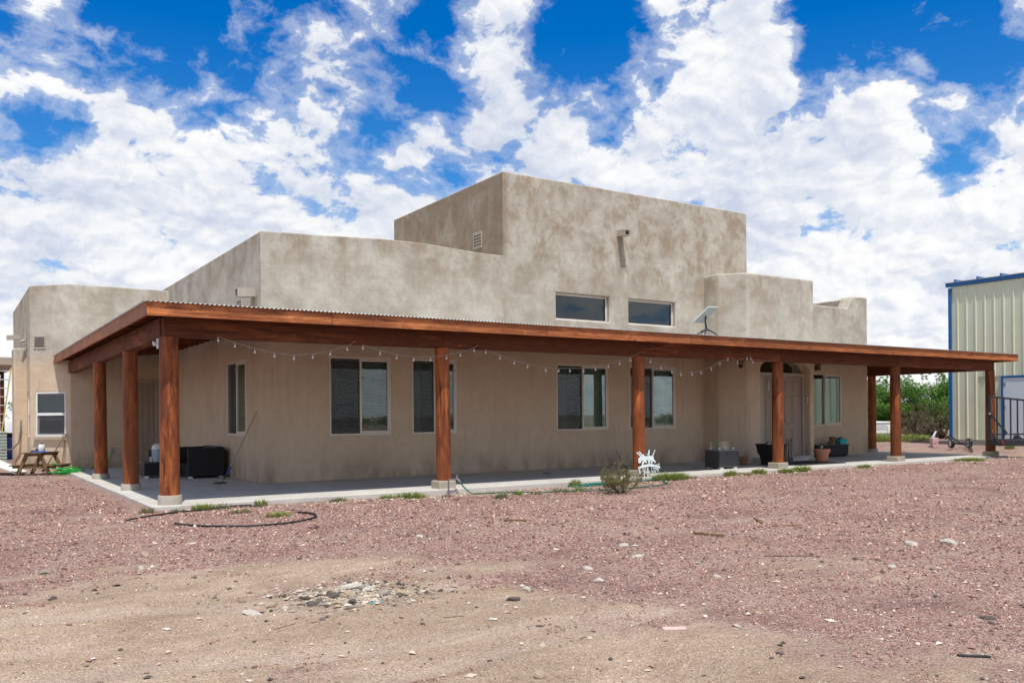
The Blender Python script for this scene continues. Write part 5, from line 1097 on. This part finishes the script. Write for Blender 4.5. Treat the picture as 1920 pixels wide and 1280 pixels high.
# small picnic table and what is on it
tg = float(gz(2.0, 27.4)); T0 = Vector((1.98, 27.25, tg))
pt_ = thing('picnic_table', T0, 'small weathered wooden picnic table before the west window', 'picnic table')
def tp(a, l, z): return T0+r3*a+f3*l+Z3*z
for i in range(4): MB().obox(tp(-.21+.14*i, .45, .635), r3*.065, f3*.50, Z3*.017).build('table_plank', RAWWOOD, pt_, bevel=.005, seg=1)
for s_ in (-1, 1): MB().obox(tp(.50*s_, .45, .29), r3*.11, f3*.50, Z3*.017).build('bench_plank', RAWWOOD, pt_, bevel=.005, seg=1)
for l in (.08, .82):
    for s_ in (-1, 1): MB().bar(tp(.17*s_, l, .615), tp(.47*s_, l, -.02), .10, .04, f3).build('leg', RAWWOOD, pt_, bevel=.004, seg=1)
    MB().bar(tp(-.60, l+.042, .25), tp(.60, l+.042, .25), .035, .08, Z3).build('cross_rail', RAWWOOD, pt_); MB().bar(tp(-.27, l+.042, .58), tp(.27, l+.042, .58), .035, .07, Z3).build('cross_rail', RAWWOOD, pt_)
jg = thing('white_jug', tp(.06, .40, .652), 'white plastic tub with dark lid on the picnic table', 'tub')
MB().lathe([(.075, .0), (.085, .01), (.085, .17), (.07, .20), (.068, .215)], tp(.06, .40, .653), 20).build('tub_body', WHITE, jg, smooth='auto'); MB().lathe([(.04, .215), (.042, .245), (.001, .247)], tp(.06, .40, .653), 14).build('lid', BLACK, jg, smooth='auto')
q = MB(); q.extr([tp(a, l, .655) for a, l in ((-.10, .10), (.12, .04), (.36, .12), (.42, .10), (.40, .17), (.22, .24), (-.02, .22))], Z3*.022); o = q.build('blue_scoop', plain('bright_blue_plastic', (.012, .13, .56), .4, var=.05), bevel=.006, loc=tuple(tp(.1, .15, .655))); tag(o, 'flat bright blue plastic scoop lying on the picnic table', 'scoop')
q = MB().obox(tp(-.16, .55, .675), r3*.10, f3*.14, Z3*.02); q.obox(tp(-.16, .55, .72), r3*.02, f3*.02, Z3*.03); o = q.build('black_tray', BLACK, bevel=.006, loc=tuple(tp(-.16, .55, .655))); tag(o, 'low black tray on the left end of the picnic table', 'tray')

shv = thing('shovel', (2.35, 28.6, float(gz(2.35, 28.6))), 'old brown handled shovel leaning under the west window', 'shovel')
s0, s1 = Vector((2.36, 28.35, .0)), Vector((2.93, 28.98, .93)); dd = (s1-s0).normalized()
q = MB().cyl(s0+dd*.2, s1, .017, .016, 8); hx = dd.cross(Vector((s2, s2, 0))).normalized(); q.tube([s1, s1+dd*.06+hx*.05, s1+dd*.12+hx*.055], .012).tube([s1, s1+dd*.06-hx*.05, s1+dd*.12-hx*.055], .012).cyl(s1+dd*.12-hx*.06, s1+dd*.12+hx*.06, .016, n=8)
q.build('handle', plain('old_handle', (.13, .075, .045), .8, var=.25), shv, smooth='auto')
q = MB().extr([s0+dd*.24-hx*.09, s0+dd*.24+hx*.09, s0+hx*.085-dd*.0, s0-dd*.06, s0-hx*.085], Vector((.004, -.012, .004))); q.build('blade', plain('rusty_steel', (.16, .11, .085), .7, .4), shv)
cord('rake_handle', [(2.84, 28.72, float(gz(2.84, 28.7))), (2.93, 28.95, .45), (2.985, 29.06, .88)], .012, RAWWOOD, 'thin wooden tool handle beside the shovel', 'tool handle')

# west side: air conditioner, leaning white panel, ladders, carport, tank, barrel
ag = float(gz(1.2, 33))
ac = thing('air_conditioner', (1.3, 33.5, ag), 'grey green outdoor air conditioner unit at the left edge', 'air conditioner')
ACM = plain('ac_paint', (.36, .42, .37), .5, var=.05)
MB().box(.80, 1.72, 33.05, 33.95, ag, ag+.09).build('pad', CONC, ac); MB().box(.86, 1.66, 33.11, 33.89, ag+.09, ag+1.10).build('cabinet', plain('ac_dark', (.10, .12, .11), .6), ac)
for i in range(9): 
    z = ag+.15+.105*i; q = MB()
    for (x0, x1, y0, y1) in ((.83, 1.69, 33.08, 33.11), (.83, 1.69, 33.89, 33.92), (.83, .86, 33.11, 33.89), (1.66, 1.69, 33.11, 33.89)): q.box(x0, x1, y0, y1, z, z+.085)
    q.build('louvre', ACM, ac, bevel=.004, seg=1)
MB().box(.82, 1.70, 33.07, 33.93, ag+1.102, ag+1.15).build('lid', ACM, ac, bevel=.015)
wpg = float(gz(1.2, 28)); o = MB().extr([(1.66, 27.55, wpg+.02), (1.95, 28.6, wpg+.03), (.75, 30.0, wpg+.62), (.35, 28.7, wpg+.60)], (0.01, -.02, .04)).build('foam_sheet', WHITE, bevel=.004, seg=1, loc=(1.66, 27.55, wpg)); tag(o, 'large white sheet propped at a slant near the picnic table', 'panel')
o = MB().box(.3, .95, 29.0, 29.9, wpg-.05, wpg+.46).build('wood_crate', RAWWOOD, loc=(.6, 29.4, wpg), bevel=.01); tag(o, 'old wooden crate holding up the white sheet', 'crate')
yl = float(gz(1.5, 36))
def ladder(name, base, topp, wdir, wid, n_, mat, label, rung):
    b, t = Vector(base), Vector(topp); wd_ = Vector(wdir).normalized()*wid/2; L = thing(name, b, label, 'ladder', 'ladders leaning at the west side')
    for s_ in (-1, 1): MB().bar(b+wd_*s_, t+wd_*s_, .035, .085, wd_.cross(t-b)).build('rail', mat, L)
    for i in range(n_):
        c = b+(t-b)*((i+.6)/n_); MB().cyl(c-wd_, c+wd_, .018, n=8).build('rung', rung, L)
    return L
YEL = plain('yellow_fibreglass', (.50, .40, .09), .5, var=.1); ALU = plain('aluminium', (.62, .64, .64), .35, .7)
ladder('stepladder', (.95, 34.9, yl), (1.35, 35.5, 3.05), (1, 0, 0), .55, 9, ALU, 'bare aluminium ladder leaning at the left edge of the picture', ALU)
ladder('extension_ladder', (1.25, 36.4, yl), (1.75, 37.0, 3.4), (1, .1, 0), .60, 11, YEL, 'yellow sided ladder leaning behind the aluminium one', ALU)
cpt = thing('carport', (.5, 40, float(gz(.5, 40))), 'beige flat carport roof edge beyond the west wall', 'carport')
BEI = plain('beige_fascia', (.42, .36, .28), .7, var=.1)
MB().box(-5, 2.25, 38.0, 44.0, 3.55, 3.85).build('roof', BEI, cpt, bevel=.01); MB().box(-4.9, 2.0, 42.0, 43.8, 3.0, 3.548).build('gap_fill', plain('roof_gap_dark', (.05, .04, .03), .8), cpt)  # dark box fills the shaded gap under the roof edge
for x, y in ((-4.6, 38.4), (-4.6, 43.6), (2.05, 43.4)): MB().box(x-.08, x+.08, y-.08, y+.08, float(gz(x, y))-.1, 3.548).build('post', WOOD[2], cpt)
tk = thing('water_tank', (2.0, 47.2, float(gz(2, 47.2))), 'white water tank standing far behind the ladders', 'tank'); tz = float(gz(2, 47.2))
MB().lathe([(.9, tz), (.9, tz+1.45), (.75, tz+1.6), (.2, tz+1.68), (.001, tz+1.7)], (1.9, 47.2, 0), 28).build('tank_body', WHITE, tk, smooth='auto'); MB().lathe([(.2, tz+1.69), (.2, tz+1.76), (.001, tz+1.77)], (1.9, 47.2, 0), 14).build('lid', BLACK, tk)
br = thing('blue_barrel', (2.1, 40.2, float(gz(2.1, 40))), 'small blue barrel in the dark gap behind the ladders', 'barrel'); bz_ = float(gz(2.1, 40))
MB().lathe([(.24, bz_), (.28, bz_+.08), (.28, bz_+.75), (.25, bz_+.85), (.001, bz_+.85)], (2.0, 40.2, 0), 18).build('barrel_body', plain('barrel_blue', (.02, .07, .25), .5), br, smooth='auto')
o = MB().box(-.2, 2.3, 41.0, 41.1, float(gz(1, 41)), .95).build('dark_gap_sheet', plain('dark_gap_paint', (.018, .018, .02), .8), loc=(1, 41, 0)); tag(o, 'black board filling the dark gap in the carport behind the ladders', 'board')  # black sheet stands in for the dark gap here
tree(3.4, 56, 2.6, 3.0, 'green bush far behind the ladders at the left', 51, LEAFM, 'bush', 'far_bush', 12, 260, .05, None)

# ------------------------------------------------------------------ stones, chips and litter on the yard
def stone_mesh(seed, sq):
    bm = bmesh.new(); bmesh.ops.create_icosphere(bm, subdivisions=2, radius=1.0); rg = np.random.default_rng(seed)
    planes = [(Vector(rg.normal(size=3)).normalized(), .55+.35*rg.random()) for _ in range(9)]
    for v in bm.verts:
        for n_, d_ in planes:
            k = v.co.dot(n_)-d_
            if k > 0: v.co -= n_*k*.9
        v.co.z *= sq
    me = bpy.data.meshes.new('stone'); bm.to_mesh(me); bm.free(); return me
SM = [stone_mesh(60+i, (.45, .3, .55, .7)[i % 4]) for i in range(6)]
def rockmat(name, c1, c2):
    m, q, b = base_mat(name); P = q.n('ShaderNodeTexCoord').outputs['Object']
    q.put(b.inputs['Base Color'], q.mix(q.map(q.noise(P, 2.4, 7, .7), .32, .66), c1, c2)); b.inputs['Roughness'].default_value = .9
    q.put(b.inputs['Normal'], q.bump(q.noise(P, 6, 6, .7), .5, .1)); return m
RM = dict(white=rockmat('white_stone', (.46, .41, .34), (.66, .61, .53)), grey=rockmat('grey_stone', (.23, .19, .145), (.44, .37, .295)), tan=rockmat('tan_stone', (.36, .27, .18), (.53, .42, .30)), dark=rockmat('dark_stone', (.07, .057, .048), (.16, .13, .11)), pink=rockmat('pink_stone', (.50, .33, .29), (.62, .45, .40)))
def rock(x, y, s, kind, label, i, group='loose stones on the yard', asp=1.0, name='stone'):
    sv = []
    me = SM[i % 6].copy(); me.materials.append(RM[kind]); o = bpy.data.objects.new(name, me); C.objects.link(o)
    o.location = (x, y, float(gz(x, y))+s*.12); o.scale = (s*asp, s*.75, s); o.rotation_euler = (random.uniform(-.2, .2), random.uniform(-.2, .2), random.random()*6.28)
    return tag(o, label, 'stone', group)
ROCKS = [(6.24, 5.96, .055, 'white', 'bright white lump alone on the reddest gravel, right of centre', 1.0), (5.31, 4.66, .035, 'tan', 'tan pebble on the sand and gravel border, lower right', 1.0), (9.63, 6.08, .085, 'white', 'flat white chip, left one of two in a row at right', 1.6), (9.87, 5.75, .085, 'white', 'flat white chip, right one of two in a row at right', 1.6),
 (5.12, 6.39, .07, 'white', 'white stone on the gravel right of centre, above the dark red patch', 1.1), (5.42, 6.95, .06, 'white', 'small flat white stone further back, right of centre', 1.3), (6.74, 7.93, .08, 'white', 'flat white stone in mid gravel below the creosote bush', 1.3), (6.35, 7.24, .06, 'white', 'thin white chip below the flat stone under the creosote bush', 1.9),
 (5.05, 9.92, .06, 'white', 'white stone on the pink gravel below the second post', 1.2), (2.24, 7.15, .055, 'tan', 'rust brown flat stone left of the rubble patch', 1.2), (2.03, 6.90, .06, 'white', 'pale flat chip on the sand left of the rubble', 1.6), (2.96, 4.65, .030, 'grey', 'grey pebble alone in the bottom centre sand', 1.0),
 (2.93, 4.21, .055, 'tan', 'pale flat stone at the bottom centre edge', 1.7), (3.70, 4.83, .05, 'tan', 'round tan stone on the bottom sand, right of centre', 1.0), (0.84, 9.99, .055, 'grey', 'bluish grey flat stone on the left gravel edge', 1.3), (1.69, 9.65, .045, 'white', 'white chip on the dark gravel at left', 1.4),
 (3.15, 12.9, .05, 'white', 'white stone close beside the black hose', 1.0), (6.54, 3.53, .06, 'dark', 'dark stone at the far right of the frame', 1.2), (9.70, 9.36, .05, 'tan', 'yellowish stone on the pink gravel at right', 1.0), (4.80, 4.40, .045, 'white', 'white pebble at lower right before the pink tile', 1.2),
 (4.0, 6.15, .06, 'dark', 'dark grey stone between the rubble and the red patch', 1.2), (4.35, 6.45, .05, 'white', 'white stone between the rubble and the red patch', 1.1), (3.45, 5.6, .04, 'white', 'small white stone on the sand below the rubble', 1.0), (7.2, 4.9, .07, 'tan', 'broad tan stone half buried at lower right', 1.6), (7.9, 5.2, .05, 'white', 'white stone above the dark metal bar', 1.2),
 (2.55, 11.2, .05, 'white', 'white stone in the gravel below the black hose', 1.2), (1.9, 10.6, .06, 'tan', 'long tan stone in the left dark gravel', 1.8), (8.6, 10.9, .05, 'white', 'white stone in the gravel before the creosote bush', 1.2), (11.8, 11.6, .06, 'white', 'white stone in the far pink gravel right of the bush', 1.3), (5.9, 12.6, .06, 'white', 'white stone in the gravel under the first front window', 1.2)]
for i, (x, y, s, k, lab, asp) in enumerate(ROCKS): rock(x, y, s, k, lab, i, asp=asp)
rg = np.random.default_rng(21)
rub = [(3.05, 7.38, .095, 'white', 'largest pale stone standing at the back of the rubble patch'), (3.22, 7.05, .07, 'grey', 'broad grey stone at the right of the rubble patch'), (3.42, 6.95, .07, 'tan', 'pale tan stone at the right end of the rubble patch'), (2.82, 6.88, .08, 'tan', 'long tan slab at the front of the rubble patch'), (2.56, 7.0, .075, 'dark', 'dark stone at the left end of the rubble patch'), (2.72, 7.3, .05, 'grey', 'grey chip at the left side of the rubble patch')]
for i, (x, y, s, k, lab) in enumerate(rub): rock(x, y, s, k, lab, i+2, 'stones of the rubble patch', 1.35)
for i in range(75):
    t = rg.normal(size=2); x, y = 2.98+.23*t[0]+.05*t[1], 7.12+.20*t[1]
    rock(x, y, .020+.042*rg.random()**1.6, rg.choice(['grey', 'tan', 'tan', 'dark', 'tan', 'dark', 'grey', 'tan', 'white']), 'small broken stone in the rubble patch on the sand', i, 'small stones of the rubble patch', .9+.8*rg.random())
# finer rubble and a scatter of mid-size chips, as one mass
q = MB(); cols_ = []
def chip(x, y, s, c):
    v = rng.normal(size=(6, 3))*.18+octa; v = v*np.array((s*(.8+.7*rng.random()), s*.8, s*.6)); a = rng.random()*6.28
    R2 = np.array([[math.cos(a), -math.sin(a), 0], [math.sin(a), math.cos(a), 0], [0, 0, 1]]); v = v@R2.T+np.array((x, y, float(gz(x, y))+s*.25))
    q.add(v.tolist(), [tuple(t) for t in tri]); cols_.extend([(*c, 1)]*6)
for i in range(900):
    t = rng.normal(size=2); chip(3.0+.33*t[0], 7.14+.27*t[1], .010+.026*rng.random()**2, [(.42, .32, .22), (.14, .115, .095), (.26, .215, .17), (.54, .45, .35), (.075, .062, .052), (.36, .31, .25), (.60, .54, .46)][rng.integers(7)])
for i in range(900):
    d_ = 4+14*rng.random(); a = R_(90)-YAW+math.radians(rng.random()*66-33); x, y = d_*math.cos(a), d_*math.sin(a)
    if x > 2.5 and y > 15.1: continue
    c = [(.66, .59, .50), (.55, .46, .36), (.10, .08, .07), (.56, .44, .36), (.34, .20, .16)][rng.choice(5, p=[.12, .20, .30, .15, .23])]
    chip(x, y, .014+.022*rng.random()**2, c)
for i in range(700):
    x = 3.4+26*rng.random(); chip(x, 15.2-.9*rng.random()**1.6-.02, .014+.028*rng.random()**2, [(.60, .52, .44), (.50, .38, .30), (.30, .20, .17), (.70, .66, .60)][rng.integers(4)])
o = q.build('stone_chips', STONES, label='coarser stone chips strewn over the gravel and along the slab edge', kind='stuff')
ca = o.data.attributes.new('Col', 'FLOAT_COLOR', 'POINT'); ca.data.foreach_set('color', np.array(cols_, np.float32).reshape(-1))
def litter(name, a, b, w_, h_, mat, label, cat, group=None):
    a, b = Vector(a), Vector(b); a = Vector(G(a.x, a.y, h_*.6)); b = Vector(G(b.x, b.y, h_*.6)); o = MB().bar(a, b, w_, h_).build(name, mat, loc=tuple(a), bevel=min(w_, h_)*.2, seg=1); return tag(o, label, cat, group)
litter('metal_bar', (5.40, 3.10, 0), (5.56, 2.98, 0), .03, .012, IRON, 'flat black metal strip at the bottom right corner', 'metal strip')
litter('pink_tile', (4.28, 4.62, 0), (4.42, 4.53, 0), .07, .012, plain('pink_tile_glaze', (.66, .46, .41), .5), 'broken pale pink tile piece at the bottom right of centre', 'tile')
litter('wood_scrap', (9.95, 8.75, 0), (9.62, 8.35, 0), .05, .03, RAWWOOD, 'upper of two crossed wood scraps on the gravel at right', 'wood scrap', 'wood scraps'); litter('wood_scrap', (9.45, 8.02, 0), (9.85, 7.9, 0), .03, .02, RAWWOOD, 'lower thin stick below the crossed wood scrap at right', 'wood scrap', 'wood scraps')
litter('wood_scrap', (8.05, 8.1, 0), (8.25, 7.75, 0), .045, .03, RAWWOOD, 'short brown wood scrap left of the crossed scraps', 'wood scrap', 'wood scraps'); litter('wood_scrap', (6.75, 10.6, 0), (7.02, 10.4, 0), .05, .03, RAWWOOD, 'brown wood piece on the gravel in mid picture', 'wood scrap', 'wood scraps')
litter('twig', (7.55, 6.5, 0), (8.05, 6.2, 0), .012, .01, BARK, 'thin dark twig lying on the gravel at right', 'twig', 'twigs'); litter('twig', (3.2, 5.9, 0), (3.36, 5.85, 0), .006, .005, BARK, 'thin twig on the sand below the rubble', 'twig', 'twigs'); litter('twig', (2.0, 6.3, 0), (2.2, 6.38, 0), .005, .004, BARK, 'fine twig on the sand left of the rubble', 'twig', 'twigs')
litter('plastic_shard', (2.95, 6.72, 0), (3.06, 6.7, 0), .03, .006, TQ, 'turquoise plastic shard at the front of the rubble', 'plastic shard')
